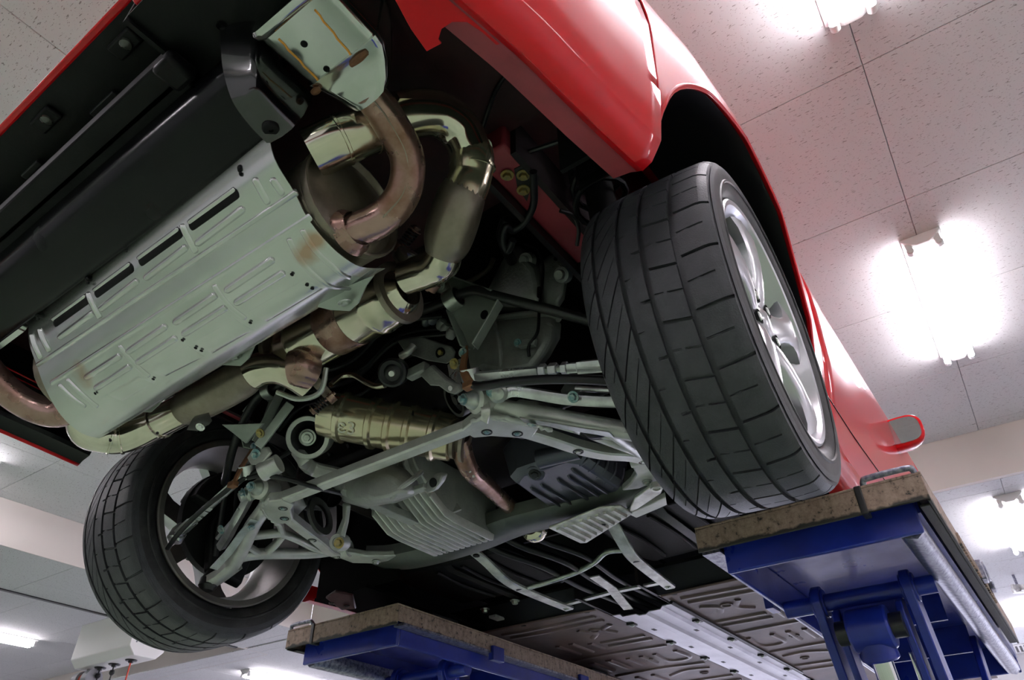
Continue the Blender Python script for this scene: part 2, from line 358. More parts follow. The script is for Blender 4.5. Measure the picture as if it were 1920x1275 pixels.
bulkhead('trim_3', (-14, 5.22), (-7.1, 5.22), (0, -1), 'beige step at the end of the left ceiling recess')
bulkhead('trim_4', (-7.1, -6.5), (-7.1, 5.22), (-1, 0), 'far side of the beam on the left')
bulkhead('trim_5', (X1, -6.5), (X1, Y1), (-1, 0), 'beige side of the ceiling recess on the right')
bulkhead('trim_6', (-14, -6.5), (X1, -6.5), (0, 1), 'beige side of the ceiling recess behind the camera')
struct(MB().bx(-7.13, -7.085, -6.5, 4.75, ZS - .012, ZS + .002).build('trim_7', 'black_metal'), 'thin dark strip along the beam on the left')
# ------------------------------------------------------------------ fluorescent lights
def make_light(L=1.29):
    root = empty('ceiling_light'); w2 = .095; h = L / 2
    # origin: top middle; hangs down
    prof = [(-w2, 0), (w2, 0), (w2, -.012), (.03, -.062), (-.03, -.062), (-w2, -.012)]
    MB().rings([[V((a, y, b)) for a, b in prof] for y in (-h, h)]).build('housing', 'white_enamel', root, 20, .002)
    for sx in (-1, 1):
        x = sx * .068
        MB().tube([(x, -h + .035, -.075), (x, h - .035, -.075)], .0163, 16, 0).build('tube', 'lit_tube', root)
        for sy in (-1, 1):
            mb = MB(); mb.lathe((x, sy * (h - .045), -.075), (0, sy, 0), [(0, 0), (0, .019), (.03, .019), (.036, .014), (.036, 0)], 14)
            mb.box((x, sy * (h - .027), -.047), (.03, .026, .04)); mb.build('lamp_holder', 'white_enamel', root)
    return root
proto = make_light()
def place_light(x, y, z, label, group=None):
    o = proto if not proto.get('label') else copy_tree(proto)
    c, s = math.cos(ROOM), math.sin(ROOM)
    o.location = (x * c - y * s, x * s + y * c, z); o.rotation_euler = (0, 0, ROOM)
    tag(o, label, 'ceiling light', group or 'twin-tube fluorescent ceiling lights'); return o
place_light(1.325, 2.94, ZC, 'lit twin-tube ceiling light on the raised ceiling above the wing mirror')
place_light(1.325, .19, ZC, 'lit ceiling light cut off by the top edge, above the red bumper corner')
place_light(1.325, 5.85, ZS, 'lit ceiling light on the lower ceiling right of the blue lift')
place_light(-5.3, .2, ZC, 'ceiling light end at the left edge, below the red bumper end')
place_light(-10.42, 3.2, ZC, 'lit ceiling light at the left edge beside the white reel box')
place_light(-8.0, 6.25, ZS, 'lit ceiling light at the bottom edge between hanging wheel and lift platform')
for x, y, z in [(-1.97, -2.56, ZC), (-1.97, .19, ZC), (-1.97, 2.94, ZC), (1.325, -2.56, ZC), (4.6, -2.56, ZC), (4.6, .19, ZC), (4.6, 2.94, ZC), (-5.3, -2.56, ZC), (-1.97, -5.3, ZC), (1.325, -5.3, ZC), (4.6, -5.3, ZC), (-1.97, 5.85, ZS), (-4.6, 6.25, ZS), (4.6, 5.85, ZS), (1.325, 8.9, ZS), (-1.97, 8.9, ZS), (-5.3, 8.9, ZS), (4.6, 8.9, ZS), (-10.4, 8.9, ZS), (-10.42, .19, ZC)]:
    place_light(x, y, z, 'twin-tube ceiling light outside the picture or hidden by the car', 'lights outside the picture')
# ------------------------------------------------------------------ vent, sprinkler-like hook, reel box
ve = empty('air_vent', (0, 0, 0), ROOM)
mb = MB(); x0, x1, y0, y1 = .62, 1.75, 10.52, 11.02; z0 = ZS - .012
mb.bx(x0, x1, y0, y0 + .05, z0, ZS).bx(x0, x1, y1 - .05, y1, z0, ZS).bx(x0, x0 + .03, y0, y1, z0, ZS).bx(x1 - .03, x1, y0, y1, z0, ZS).build('frame', 'white_enamel', ve, bevel=.002)
MB().bx(x0 + .03, x1 - .03, y0 + .05, y1 - .05, ZS - .002, ZS).build('backing', 'black_metal', ve)
mesh = None
for k in range(22):
    x = x0 + .055 + k * .048
    if mesh is None:
        sl = MB().box((0, 0, 0), (.022, .40, .006), Matrix.Rotation(R(25), 3, 'Y')).build('slat', 'white_enamel', ve); mesh = sl
    else: sl = mesh.copy(); COL.objects.link(sl)
    sl.location = (x, (y0 + y1) / 2, ZS - .008)
tag(ve, 'white slatted air vent on the lower ceiling at the right edge', 'air vent')
p = at(1910, 1103, z=1.36); pz = p.z + AZ
sp = empty('pipe_hanger', (p.x, p.y, 0))
MB().cyl((0, 0, ZS), (0, 0, pz + .03), .012).build('rod', 'steel_rail', sp)
mb = MB(); mb.lathe((0, 0, pz - .04), (0, 0, 1), [(0, 0), (.0, .035), (.02, .05), (.05, .035), (.075, .02), (.08, 0)], 12)
for k in range(5):
    a = k * 1.3; mb.box((.05 * math.cos(a), .05 * math.sin(a), pz + .02 * math.sin(k * 3)), (.03, .025, .05), Matrix.Rotation(a, 3, 'Z'))
mb.build('clamp', 'heat_alu', sp)
tag(sp, 'small dusty metal clamp hanging from the ceiling at the right edge', 'clamp')
def reel():
    yf = 3.05
    a = at(152, 1176, y=yf); b = at(132, 1238, y=yf); c = at(234, 1212, y=yf)
    base = V((b.x, yf, b.z + AZ)); L = (c - b).x * 1.02; H = (a.z - b.z) + .02
    rb = empty('reel_box', base, ROOM)
    prof = [(0, 0), (0, H), (.42, H), (.42, 0), (.34, -.085), (.08, -.085)]
    body = MB().rings([[V((x, q, z)) for q, z in prof] for x in (0, L)]).build('housing', 'white_enamel', rb, 20, .008)
    for q, z in ((.07, .05), (.35, .05), (.07, H - .04), (.35, H - .04)):
        MB().hexbolt((L, q, z), (1, 0, 0), .006, .004).build('screw', 'grey_plastic', rb)
    # blue characters on the end plate, mostly hidden behind the tyre
    for txt, q, z, sz in (('15', .11, H * .42, .16),):
        text_mesh(txt, sz, 'blue_print', 'blue_print', rb, (L + .002, q + .06, z + .06), (R(90), 0, R(90)))
    for k, (f, mt) in enumerate(((.28, 'hose'), (.52, 'hose'), (.80, 'red_cable'))):
        o_ = MB().lathe((L * f, .2, -.085), (0, 0, -1), [(0, .065), (.01, .06), (.012, .03), (.03, .025), (.035, .0)], 16).build('outlet', 'hose', rb)
        mb = MB(); mb.tube([(L * f, .2, -.11), (L * f - .005, .2, -.5), (L * f - .02, .19, -1.1)], .008 if k < 2 else .009, 8).build('cable', mt, o_)
        if k < 2: MB().lathe((L * f, .2, -.14), (0, 0, -1), [(0, 0), (.01, .025), (.04, .03), (.06, .015), (.065, 0)], 12).build('stopper', 'hose', o_)
    mb = MB(); mb.lathe((L * .12, .18, -.2), (1, 0, 0), [(-.16, 0), (-.16, .1), (-.05, .1), (-.05, .07), (.05, .07), (.05, .1), (.16, .1), (.16, 0)], 20)
    dr = mb.build('cable_drum', 'grey_plastic', rb); MB().lathe((L * .12, .18, -.2), (1, 0, 0), [(-.045, .075), (.045, .075)], 20).build('wound_cable', 'red_cable', dr)
    MB().bar((L * .12, .18, -.08), (L * .12, .18, -.13), .05, .03, (0, 1, 0)).build('bracket', 'grey_plastic', rb)
    top = ZS - base.z
    for f in (.3, .75): MB().cyl((L * f, .21, H), (L * f, .21, top), .014).build('suspension_rod', 'steel_rail', rb)
    MB().tube([(L * .62, .1, H), (L * .6, .12, H + .12), (L * .68, .16, H + .15), (L * .72, .2, H + .05), (L * .75, .2, H)], .012, 8).build('supply_cable', 'hose', rb)
    tag(rb, 'white box with cable outlets hanging behind the left wheel', 'reel box')
reel()
# ================================================================== scissor lifts
def lift(side, label):
    X = (lambda x: x) if side > 0 else (lambda x: .04 - x)
    T = lambda p: V((X(p[0]), p[1], p[2]))
    root = empty('scissor_lift', (0, 0, 0))
    lf = lambda mb: (setattr(mb, 'v', [(X(a), b, c + AZ) for a, b, c in mb.v]), mb)[1]
    Y0, YE = .45, 2.15
    # main deck: folded plate with rear lip and bottom flange
    mb = MB(); mb.bx(.49, .852, Y0, YE, -.161, -.155).bx(.49, .852, Y0, Y0 + .006, -.215, -.161).bx(.49, .496, Y0 + .006, YE, -.205, -.161).bx(.49, .852, YE - .006, YE, -.215, -.161)
    d = lf(mb).build('deck', 'worn_deck', root, bevel=.002)
    lf(MB().bx(.488, .53, Y0 + .03, YE, -.212, -.206)).build('edge_flange', 'steel_rail', d)
    lf(MB().bx(.496, .94, Y0 + .006, YE, -.168, -.162)).build('deck_underside', 'blue_paint', d)
    mb = MB(); mb.bx(.862, .98, Y0, YE - .3, -.161, -.155).bx(.862, .98, Y0, Y0 + .006, -.213, -.161).bx(.974, .98, Y0 + .006, YE - .3, -.216, -.161).bx(.955, .974, Y0 + .03, YE - .32, -.216, -.211)
    for k in range(26): mb.box((.981, .80 + k * .022, -.19), (.008, .009, .03))
    d2 = lf(mb).build('deck_extension', 'worn_deck', root, bevel=.0015)
    lf(MB().bx(.850, .864, Y0 - .003, Y0 + .03, -.216, -.154)).build('hinge', 'black_metal', d2, bevel=.002)
    lf(MB().tube([(.868, Y0 + .012, -.165), (.872, Y0 + .004, -.146), (.885, Y0, -.143), (.955, Y0, -.143), (.968, Y0 + .003, -.148), (.97, Y0 + .01, -.165)], .0065, 10)).build('hinge_pin', 'steel_rail', d2)
    mb = MB()
    for k in range(4): mb.box((.987 + .004 * (k % 2), 1.12 + k * .05, -.18 + .012 * (k % 3)), (.014, .05, .05 - .008 * k))
    lf(mb).build('latch', 'steel_rail', d2, bevel=.003)
    # frame
    mb = MB(); z0, z1 = -.258, -.168
    mb.bx(.532, .945, .50, .512, z0, z1).bx(.532, .544, .512, YE - .05, z0, z1).bx(.532, .945, YE - .06, YE - .048, z0, z1)
    fr = lf(mb).build('frame', 'blue_paint', root, bevel=.004)
    prof = [(.0, .02), (.012, .0), (.035, -.006), (.05, .006), (.05, .03), (.045, .04), (.005, .04)]
    lf(MB().rings([[V((.893 + a, y, -.258 + b)) for a, b in prof] for y in (.516, YE - .06)])).build('slide_rail', 'steel_rail', fr, 60)
    lf(MB().bx(.938, .95, .512, YE - .07, -.215, -.168)).build('side_plate', 'blue_paint', fr)
    for y in (1.25, 1.7): lf(MB().bx(.56, .86, y, y + .012, -.25, -.168)).build('cross_rib', 'blue_paint', fr)
    for k, y in enumerate((.9, 1.45)):
        b_ = lf(MB().bx(.478, .50, y, y + .06, -.235, -.19)).build('stop_block', 'blue_paint', fr, bevel=.002)
    # pivot tube and scissor arms
    yt, zt = .85, -.262
    lf(MB().cyl((.546, yt, zt), (.90, yt, zt), .021, n=24)).build('pivot_tube', 'blue_paint', root)
    zb = -AZ + .06
    def arm(xc, th, wd, a, b):
        a, b = V((xc, *a)), V((xc, *b)); dr = (b - a).normalized(); n = V((0, -dr.z, dr.y)); pts = []
        for k in range(9): t = R(90 - 180 * k / 8); pts.append(b + dr * math.cos(t) * wd / 2 + n * math.sin(t) * wd / 2)
        for k in range(9): t = R(-90 - 180 * k / 8); pts.append(a + dr * math.cos(t) * wd / 2 + n * math.sin(t) * wd / 2)
        return MB().prism([p - V((th / 2, 0, 0)) for p in pts], (th, 0, 0))
    yb = yt + .62
    for xc in (.632, .842):
        ar = lf(arm(xc, .022, .085, (yt, zt), (yb, zb))).build('scissor_arm', 'blue_paint', root, bevel=.003)
        lf(MB().cyl((xc - .016, yt, zt), (xc + .016, yt, zt), .034, n=20)).build('hub', 'blue_paint', ar, bevel=.002)
    for xc in (.668, .812):
        ar = lf(arm(xc, .016, .07, (yt + .0, zt - .055), (yb + .02, zb))).build('scissor_arm', 'blue_paint', root, bevel=.003)
    for xc in (.600, .874):
        lf(arm(xc, .018, .08, (yb + .15, zt), (yt, zb))).build('scissor_arm', 'blue_paint', root, bevel=.003)
    lf(MB().bx(.66, .82, yt - .008, yt + .03, zt - .055, zt - .018)).build('arm_bridge', 'blue_paint', root, bevel=.004)
    # hydraulic cylinder
    c = V((.737, .82, -.345)); ax = V((0, .33, -1)).normalized()
    cy = lf(MB().lathe(c, (1, 0, 0), [(-.047, 0), (-.047, .044), (-.042, .048), (.042, .048), (.047, .044), (.047, 0)], 28)).build('cylinder_head', 'blue_paint', root)
    lf(MB().cyl(c + V((-.075, 0, 0)), c + V((.075, 0, 0)), .028)).build('pin', 'black_metal', cy)
    lf(MB().lathe(c + ax * .03, ax, [(0, .04), (.035, .042), (.04, .036), (.04, 0)], 24)).build('rod_collar', 'blue_paint', cy)
    lf(MB().cyl(c + ax * .06, c + ax * .62, .0235, n=24)).build('piston_rod', 'chrome', cy)
    lf(MB().cyl(c + ax * .6, c + ax * 1.25, .045, n=24)).build('cylinder_barrel', 'blue_paint', cy)
    lf(MB().cyl(c + V((.06, .05, -.05)) , c + V((.06, .05, -.05)) + ax * .6, .004, n=8)).build('hydraulic_line', 'chrome', cy)
    # base on the floor
    lf(MB().bx(.53, .95, .45, 2.15, -AZ + .001, -AZ + .05)).build('base_frame', 'blue_paint', root, bevel=.006)
    for y in (.72, 1.75):
        lf(MB().bx(.60, .78, y, y + .14, -.155, -.098)).build('lifting_pad', 'hose', root, bevel=.006)
    tag(root, label, 'car lift', 'pair of scissor lifts under the car')
lift(1, 'blue scissor lift under the right sill, beside the near wheel')
lift(-1, 'blue scissor lift under the left sill, right of the hanging left wheel')
# ================================================================== the car
car = empty('sports_car', (0, 0, AZ))
tag(car, 'red sports car raised on lifts, seen from underneath at the rear', 'car')
WC, WW, RT, RF = .766, .237, .315, .2345      # wheel centre x, tyre width, tyre radius, rim flange radius
def bang(side):
    "wheel-local frame -> car: x outward"
    return Matrix.Translation((side * WC, 0, 0)) @ Matrix.Rotation(R(1.15) * side, 4, 'Z') @ Matrix.Rotation(R(1.1) * side, 4, 'Y') @ (Matrix.Identity(4) if side > 0 else Matrix.Rotation(math.pi, 4, 'Z'))
def tyre_mesh():
    "x = -w/2 inner .. +w/2 outer; tread ribs and cuts are real relief"
    mb = MB(); NP = 22; w = WW
    # pitch subdivisions: block / main cut / block / fine cut
    sub = [0, .045, .055, .27, .49, .50, .52, .53, .75, .99]     # fraction of a pitch
    # columns: (u 0..1 across tread, radial drop, rib id)
    G = .0078
    ribs = [(.045, .125, 1, -.62, .0), (.155, .315, 2, -.62, .35), (.35, .485, 3, .0, .15), (.525, .71, 4, .05, .6), (.75, .955, 5, -.02, .6)]
    def crown(u):
        q = abs(u - .5) * 2; return .0045 * q ** 2 + (.011 * max(0, (q - .80) / .2) ** 2)
    rows = []
    def col(u, depth, shear, cut):
        r = []
        for k in range(NP):
            for i, s in enumerate(sub):
                dp = depth
                if depth == 0 and cut:
                    if i in (0, 1) and cut & 1: dp = G * .8
                    if i in (5, 6) and cut & 2: dp = G * .45
                a = 2 * math.pi * (k + s + shear) / NP
                rr = RT - crown(u) - dp
                r.append(V(((u - .5) * w, rr * math.cos(a), rr * math.sin(a))))
        rows.append(r)
    # inner side wall
    side_prof = [(.105, RF + .001), (.112, RF + .006), (.118, RF + .014), (.1225, RF + .03), (.1235, RT - .045), (.1215, RT - .028), (.1175, RT - .017)]
    def ring(x, rr): rows.append([V((x, rr * math.cos(2 * math.pi * (k + s) / NP), rr * math.sin(2 * math.pi * (k + s) / NP))) for k in range(NP) for s in sub])
    for x, rr in side_prof: ring(-x, rr)
    prev = None
    for (u0, u1, rid, sh, off) in ribs:
        slope = sh * 1.5
        f = lambda u: off + slope * (u - u0) / (u1 - u0) * (u1 - u0) / .17
        us = [u0, u0 + .012, u0 + (u1 - u0) * .33, u0 + (u1 - u0) * .45, u0 + (u1 - u0) * .55, u0 + (u1 - u0) * .75, u1 - .012, u1]
        if rid == 1: us = [0.02] + us
        if rid == 5: us = us[:-1] + [.93, .955, .985]
        if rid > 1: col(u0 + .001, G, f(u0), 0)
        for j, u in enumerate(us):
            q = (u - u0) / (u1 - u0)
            cut = {1: 1 | (2 if q > .5 else 0), 2: 1 | (2 if .3 < q < .8 else 0), 3: (1 if q > .72 else 0) | (2 if q < .2 else 0), 4: 1 | (2 if (q > .5 or q < .1) else 0), 5: 1 | (2 if (q < .12 or .38 < q < .8) else 0)}[rid]
            col(u, 0, f(u), cut)
        if rid < 5: col(u1 - .001, G, f(u1), 0)
    # dashed groove on the outer shoulder
    for x, rr in ((.1168, RT - .0175), (.1172, RT - .0215), (.1182, RT - .0215), (.1188, RT - .0185)): ring(x, rr)
    for x, rr in reversed(side_prof[:-1]): ring(x, rr)
    mb.rings(rows, True, False)
    return mb
def wheel(side, label):
    mw = bang(side)
    root = empty('rear_wheel', parent=car); root.matrix_local = mw
    root['label'] = label
    ty = tyre_mesh(); me = ty.build('tyre', 'rubber', root, 30)
    me.data.materials.append(M['sidewall'])
    for p in me.data.polygons:
        c = p.center
        if math.hypot(c.y, c.z) < RT - .030: p.material_index = 1
    me['label'] = 'worn black treaded tyre'
    if side < 0: me.rotation_euler = (0, 0, math.pi)
    # raised ring on the side wall
    for xx in (1, -1):
        MB().lathe((0, 0, 0), (xx, 0, 0), [(.1225, RF + .026), (.1250, RF + .028), (.1250, RF + .031), (.1225, RF + .033)], 64).build('sidewall_ring', 'sidewall', root)
    # rim barrel
    mb = MB(); X = .108
    pr = [(-X - .004, RF - .018), (-X - .006, RF - .004), (-X - .004, RF), (-X, RF), (-X + .004, RF - .008), (-X + .03, RF - .014), (-.03, RF - .034), (.02, RF - .034), (X - .03, RF - .014), (X - .004, RF - .008), (X, RF), (X + .004, RF), (X + .007, RF - .004), (X + .005, RF - .012), (X - .012, RF - .018), (X - .02, RF - .024), (X - .05, RF - .034), (.02, RF - .042), (-.03, RF - .042), (-X + .02, RF - .022)]
    mb.lathe((0, 0, 0), (1, 0, 0), pr + [pr[0]], 72)
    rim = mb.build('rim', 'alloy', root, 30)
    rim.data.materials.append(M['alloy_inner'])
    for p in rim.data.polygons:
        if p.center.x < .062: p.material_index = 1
    # five spokes with a rounded back and windows between
    def spoke(a0):
        rows = []
        for t, r, xo, th, hw in ((0, .035, .088, .055, 44), (.15, .062, .096, .052, 31), (.35, .095, .103, .046, 16.5), (.55, .130, .107, .042, 12), (.75, .165, .108, .040, 11.5), (.9, .192, .107, .038, 14), (1, .212, .103, .036, 19)):
            ring = []
            h = R(hw); tw = R(6) * t
            for q, e in ((-1, .004), (-.82, .0), (-.4, -.004), (.4, -.004), (.82, 0), (1, .004)):
                a = a0 + h * q + tw; ring.append(V((xo - e * 1.2, r * math.cos(a), r * math.sin(a))))
            for q in (.9, .35, -.35, -.9):
                a = a0 + h * q + tw; ring.append(V((xo - th, r * math.cos(a), r * math.sin(a))))
            rows.append(ring)
        return MB().rings(rows)
    for k in range(5):
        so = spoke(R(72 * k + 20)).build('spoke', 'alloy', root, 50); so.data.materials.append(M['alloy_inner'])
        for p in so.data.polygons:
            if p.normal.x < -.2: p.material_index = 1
    MB().lathe((0, 0, 0), (1, 0, 0), [(.01, .0), (.01, .070), (.07, .070), (.090, .064), (.092, .03), (.096, .027), (.100, .02), (.101, 0)], 40).build('hub_cap', 'alloy', root)
    for k in range(5):
        a = R(72 * k + 56); c = V((.0, .0, 0)); y, z = .052 * math.cos(a), .052 * math.sin(a)
        h = MB().lathe((.086, y, z), (1, 0, 0), [(.012, .014), (.009, .014), (.002, .0125), (.002, 0)], 16).build('lug_hole', 'black_metal', root)
        MB().hexbolt((.087, y, z), (1, 0, 0), .0095, .012, False).build('lug_nut', 'zinc', h)
    return root
wheel(1, 'near right rear wheel with silver five-spoke rim')
wheel(-1, 'left rear wheel hanging free, its inner side open to view')
# ---------------- body skin
def zb(y, edge=True):
    "lower border of the side skin: wheel arch or sill"
    if abs(y) < .385: return .09 + math.sqrt(max(0, .385 ** 2 - y * y)) * .975
    if y < 0: return .09
    return -.035 if y > .52 else lerp(.09, -.035, min(1, (y - .385) / .1))
HW = [(-.99, .60), (-.98, .68), (-.95, .745), (-.90, .785), (-.80, .822), (-.65, .850), (-.5, .868), (-.35, .890), (-.2, .914), (0, .928), (.2, .921), (.35, .899), (.5, .878), (.8, .872), (1.2, .874), (1.7, .876), (2.2, .872), (2.6, .88), (3.0, .84), (3.3, .70)]
def hw(y):
    for (a, p), (b, q) in zip(HW, HW[1:]):
        if a <= y <= b: t = (y - a) / (b - a); return lerp(p, q, t)
    return HW[-1][1]
def skin_x(y, z):
    h = hw(y)
    # profile: tucked under at the bottom, widest at z .42, in again above
    if z < .10: d = .035 + (.10 - z) * (.30 if y > .3 else .55)
    elif z < .22: d = lerp(.035, .012, (z - .10) / .12)
    elif z < .42: d = lerp(.012, 0, (z - .22) / .2)
    else: q = (z - .42) / .38; d = .10 * q ** 2.2
    return h - d
def skin(o):
    "sheet metal: painted outside, black inside"
    o.data.materials.append(M['matt_black']); md = o.modifiers.new('thickness', 'SOLIDIFY'); md.thickness = .004; md.offset = -1; md.material_offset = 1; md.material_offset_rim = 0
    return o
def orient(o, side):
    "normals outward"
    b = bmesh.new(); b.from_mesh(o.data); s_ = sum((f.normal.x * side) * f.calc_area() for f in b.faces)
    if s_ < 0: bmesh.ops.reverse_faces(b, faces=b.faces)
    b.to_mesh(o.data); b.free(); return skin(o)
def quarter(side, y0, y1, n, ztop=.70):
    rows = []; cols = 14
    ys = [lerp(y0, y1, i / n) for i in range(n + 1)]
    ys = sorted(set(ys + [v for v in (-.385, -.38, -.37, -.35, .35, .37, .38, .385) if y0 < v < y1]))
    for y in ys:
        b = zb(y); r = []
        for k in range(cols + 1):
            t = k / cols; z = lerp(b, ztop, t ** 1.15); r.append(V((side * skin_x(y, z), y, z)))
        rows.append(r)
    return rows
def arch_lip(side):
    o, i = [], []; pts = []
    for k in range(37):
        a = R(180 - 180 * k / 36); y, z = .388 * math.cos(a), .09 + .385 * math.sin(a)
        x = skin_x(y, z); pts.append((x, y, z, a))
    rows = []
    for x, y, z, a in pts:
        n = V((0, math.cos(a), math.sin(a)))
        c = V((side * x, y, z))
        rows.append([c + n * .004, c + V((side * .002, 0, 0)), c - n * .003, c - n * .003 - V((side * .006, 0, 0)), c + n * .004 - V((side * .011, 0, 0)), c + n * .014 - V((side * .012, 0, 0))])
    return rows
for side, nm in ((1, 'right'), (-1, 'left')):
    qp = MB().grid(quarter(side, -.385, .52, 34)).build('quarter_panel', 'red_paint', car, 60, label='red rear wing panel around the %s wheel arch' % nm)
    orient(qp, side)
    MB().grid(arch_lip(side)).build('arch_lip', 'red_paint', qp, 60)
    dr = MB().grid(quarter(side, .525, 1.95, 16)).build('door', 'red_paint', car, 60, label='glossy red door side')
    orient(dr, side)
    orient(MB().grid(quarter(side, 1.955, 3.3, 14, .55)).build('front_wing', 'red_paint', car, 60), side)
    # sill below the door
    rows = []
    for y in [lerp(.40, 2.3, k / 16) for k in range(17)]:
        h = hw(y); s_ = min(1, (y - .40) / .12)
        rows.append([V((side * (h + a), y, z)) for a, z in ((-.10, -.098), (-.07, -.098), (-.052, -.09), (-.040, -.06), (-.036, -.04), (-.045, -.032))])
    MB().grid(rows).build('sill', 'red_paint', car, 60, label='red side sill above the lift deck')
    # moulding line along the door
    pts = [V((side * (skin_x(y, .10) + .002), y, .115)) for y in [lerp(.40, 2.0, k / 14) for k in range(15)]]
    MB().sweep(pts, [(-.002, -.0015), (.002, -.0015), (.002, .0015), (-.002, .0015)], (0, 0, 1)).build('door_moulding', 'gloss_black', dr)
    # wheel house liner
    rows = []
    for xx in (.905, .87, .82, .77, .715):
        x = xx if xx < .9 else None; r = []
        for k in range(25):
            a = R(178 - 178 * k / 24); rad = .388 if xx > .86 else .402
            y, z = rad * math.cos(a), .09 + rad * math.sin(a)
            r.append(V((side * ((skin_x(max(-.98, min(3, y)), z) - .010) if x is None else min(x, skin_x(max(-.98, min(3, y)), z) - .012)), y, z)))
        rows.append(r)
    MB().grid(rows).build('wheel_arch_liner', 'liner_black', car, 50, label='black plastic wheel arch liner')
    for p in ((side * .853, .377, .15), (side * .86, .373, .21)): MB().hexbolt(p, (0, -1, 0), .007, .004).build('liner_screw', 'black_metal', car)
# bumper: side walls with crease, seam and turned-in lower flange
def bumper_side(side):
    ys = [-.39 - .6 * k / 22 for k in range(23)]
    low, upr, fl = [], [], []
    for y in ys:
        h = hw(y)
        low.append([V((side * x, y, z)) for x, z in ((h - .068, .068), (h - .058, .064), (h - .042, .072), (h - .028, .095), (h - .023, .104), (h - .021, .108), (h - .012, .17), (h - .006, .224), (h - .030, .228))])
        upr.append([V((side * x, y, z)) for x, z in ((h - .030, .238), (h - .010, .236), (h - .007, .262), (h - .004, .33), (h - .0005, .42), (h - .007, .50), (h - .028, .60), (h - .070, .685))])
        fl.append([V((side * x, y, z)) for x, z in ((h - .068, .068), (h - .078, .074), (h - .108, .080), (h - .112, .09))])
    b = MB().grid(low).build('bumper', 'red_paint', car, 40, label='red rear bumper corner with a sharp crease')
    orient(b, side)
    MB().grid(fl).build('bumper_flange', 'dull_red_paint' if side > 0 else 'gloss_black', b, 40)
    orient(MB().grid(upr).build('rear_wing_end', 'red_paint', car, 50), side)
    MB().grid([[V((side * (hw(y) - .028), y, .226)), V((side * (hw(y) - .028), y, .240))] for y in ys]).build('panel_gap', 'matt_black', car)
    # rounded tab of the flange
    t = []
    return b
br = bumper_side(1); bl = bumper_side(-1)
# ---------------- projection helpers for laying pressed beads on curved sheet
def pj(P):
    d = V(P) - CAM; z = d.dot(fw); return (960 + FPX * d.dot(rt) / z, 637.5 - FPX * d.dot(up) / z)
class Sheet:
    "ruled surface between a left and a right outline; find() gives the point seen at a pixel"
    def __init__(s, left, right, n=5):
        s.L, s.Rr = cr(left, n), cr(right, n)
        s.tab = [(i, t / 40, pj(s.pt(i, t / 40))) for i in range(len(s.L)) for t in range(41)]
    def pt(s, i, t):
        k = max(0, min(len(s.L) - 2, int(i))); f = i - k
        return lerp(lerp(s.L[k], s.L[k + 1], f), lerp(s.Rr[k], s.Rr[k + 1], f), t)
    def find(s, px, py):
        i, t, _ = min(s.tab, key=lambda e: (e[2][0] - px) ** 2 + (e[2][1] - py) ** 2)
        si, st = 1.0, .02
        best = (1e9, i, t)
        for _ in range(14):
            for di in (-1, 0, 1):
                for dt in (-1, 0, 1):
                    q = pj(s.pt(i + di * si, t + dt * st)); e = (q[0] - px) ** 2 + (q[1] - py) ** 2
                    if e < best[0]: best = (e, i + di * si, t + dt * st)
            i, t = best[1:]; si *= .6; st *= .6
        return i, t
    def nrm(s, i, t):
        a = s.pt(i + .3, t) - s.pt(i - .3, t); b = s.pt(i, min(1, t + .02)) - s.pt(i, max(0, t - .02))
        n = a.cross(b).normalized(); return n if n.dot(CAM - s.pt(i, t)) > 0 else -n
    def path(s, pix, n=6, off=0.0):
        uv = [s.find(*p) for p in pix]; uv = cr([V((a, b, 0)) for a, b in uv], n) if len(uv) > 2 else [V((lerp(uv[0][0], uv[1][0], k / n), lerp(uv[0][1], uv[1][1], k / n), 0)) for k in range(n + 1)]
        return [s.pt(q.x, q.y) + s.nrm(q.x, q.y) * off for q in uv], [s.nrm(q.x, q.y) for q in uv]
def bead_mesh(pts, nr, wd, ht):
    "rounded pressed rib with soft ends"
    rows = []; n = len(pts)
    for i, (p, u) in enumerate(zip(pts, nr)):
        d = (pts[min(i + 1, n - 1)] - pts[max(i - 1, 0)]).normalized(); sd = d.cross(u).normalized()
        q = p
        for e, sh_ in (((.5, -.75), (.87, -.5), (1, 0)) if i == 0 else ((1, 0), (.87, .5), (.5, .75)) if i == n - 1 else ((1, 0),)):
          q = p + d * wd * sh_
          rows.append([q + sd * wd * a * e + u * (ht * b * (e if b > 0 else 1)) for a, b in ((-1, -.3), (-.62, .5), (-.25, 1), (.25, 1), (.62, .5), (1, -.3))])
    return MB().rings(rows)
def bead(sheet, pix, parent, mt, wd=.0078, ht=.0052, name='bead', n=6):
    p, u = sheet.path(pix, n); return bead_mesh(p, u, wd, ht).build(name, mt, parent, 70)
# ---------------- rear fascia
rp = MB().rings([[V((x, y, z)) for y, z in ((-.986, .302), (-.945, .42), (-.930, .42), (-.972, .302))] for x in (-.70, .66)]).build('rear_panel', 'red_paint', car, bevel=.004, label='red rear edge of the body above the number plate recess')
rec = MB().bx(-.42, .30, -.972, -.865, .304, .312).bx(-.42, .30, -.872, -.865, .20, .304).bx(.292, .30, -.972, -.865, .215, .304).build('plate_recess', 'matt_black', car, label='black number plate recess seen from below')
for px, py in ((235, 82), (87, 224)):
    c = at(px, py, z=.30)
    l = MB().box(c + V((0, 0, .0)), (.062, .030, .012)).build('plate_lamp', 'matt_black', car, bevel=.004)
    MB().lathe(c + V((.006, 0, -.006)), (0, 0, -1), [(0, .011), (.004, .010), (.007, .006), (.008, 0)], 14).build('lens', 'dark_lens', l)
for px, py, L in ((195, 195, .075), (60, 318, .06)):
    c = at(px, py, z=.296); MB().box(c, (L, .012, .008)).build('drain_slot', 'black_metal', car, bevel=.002)
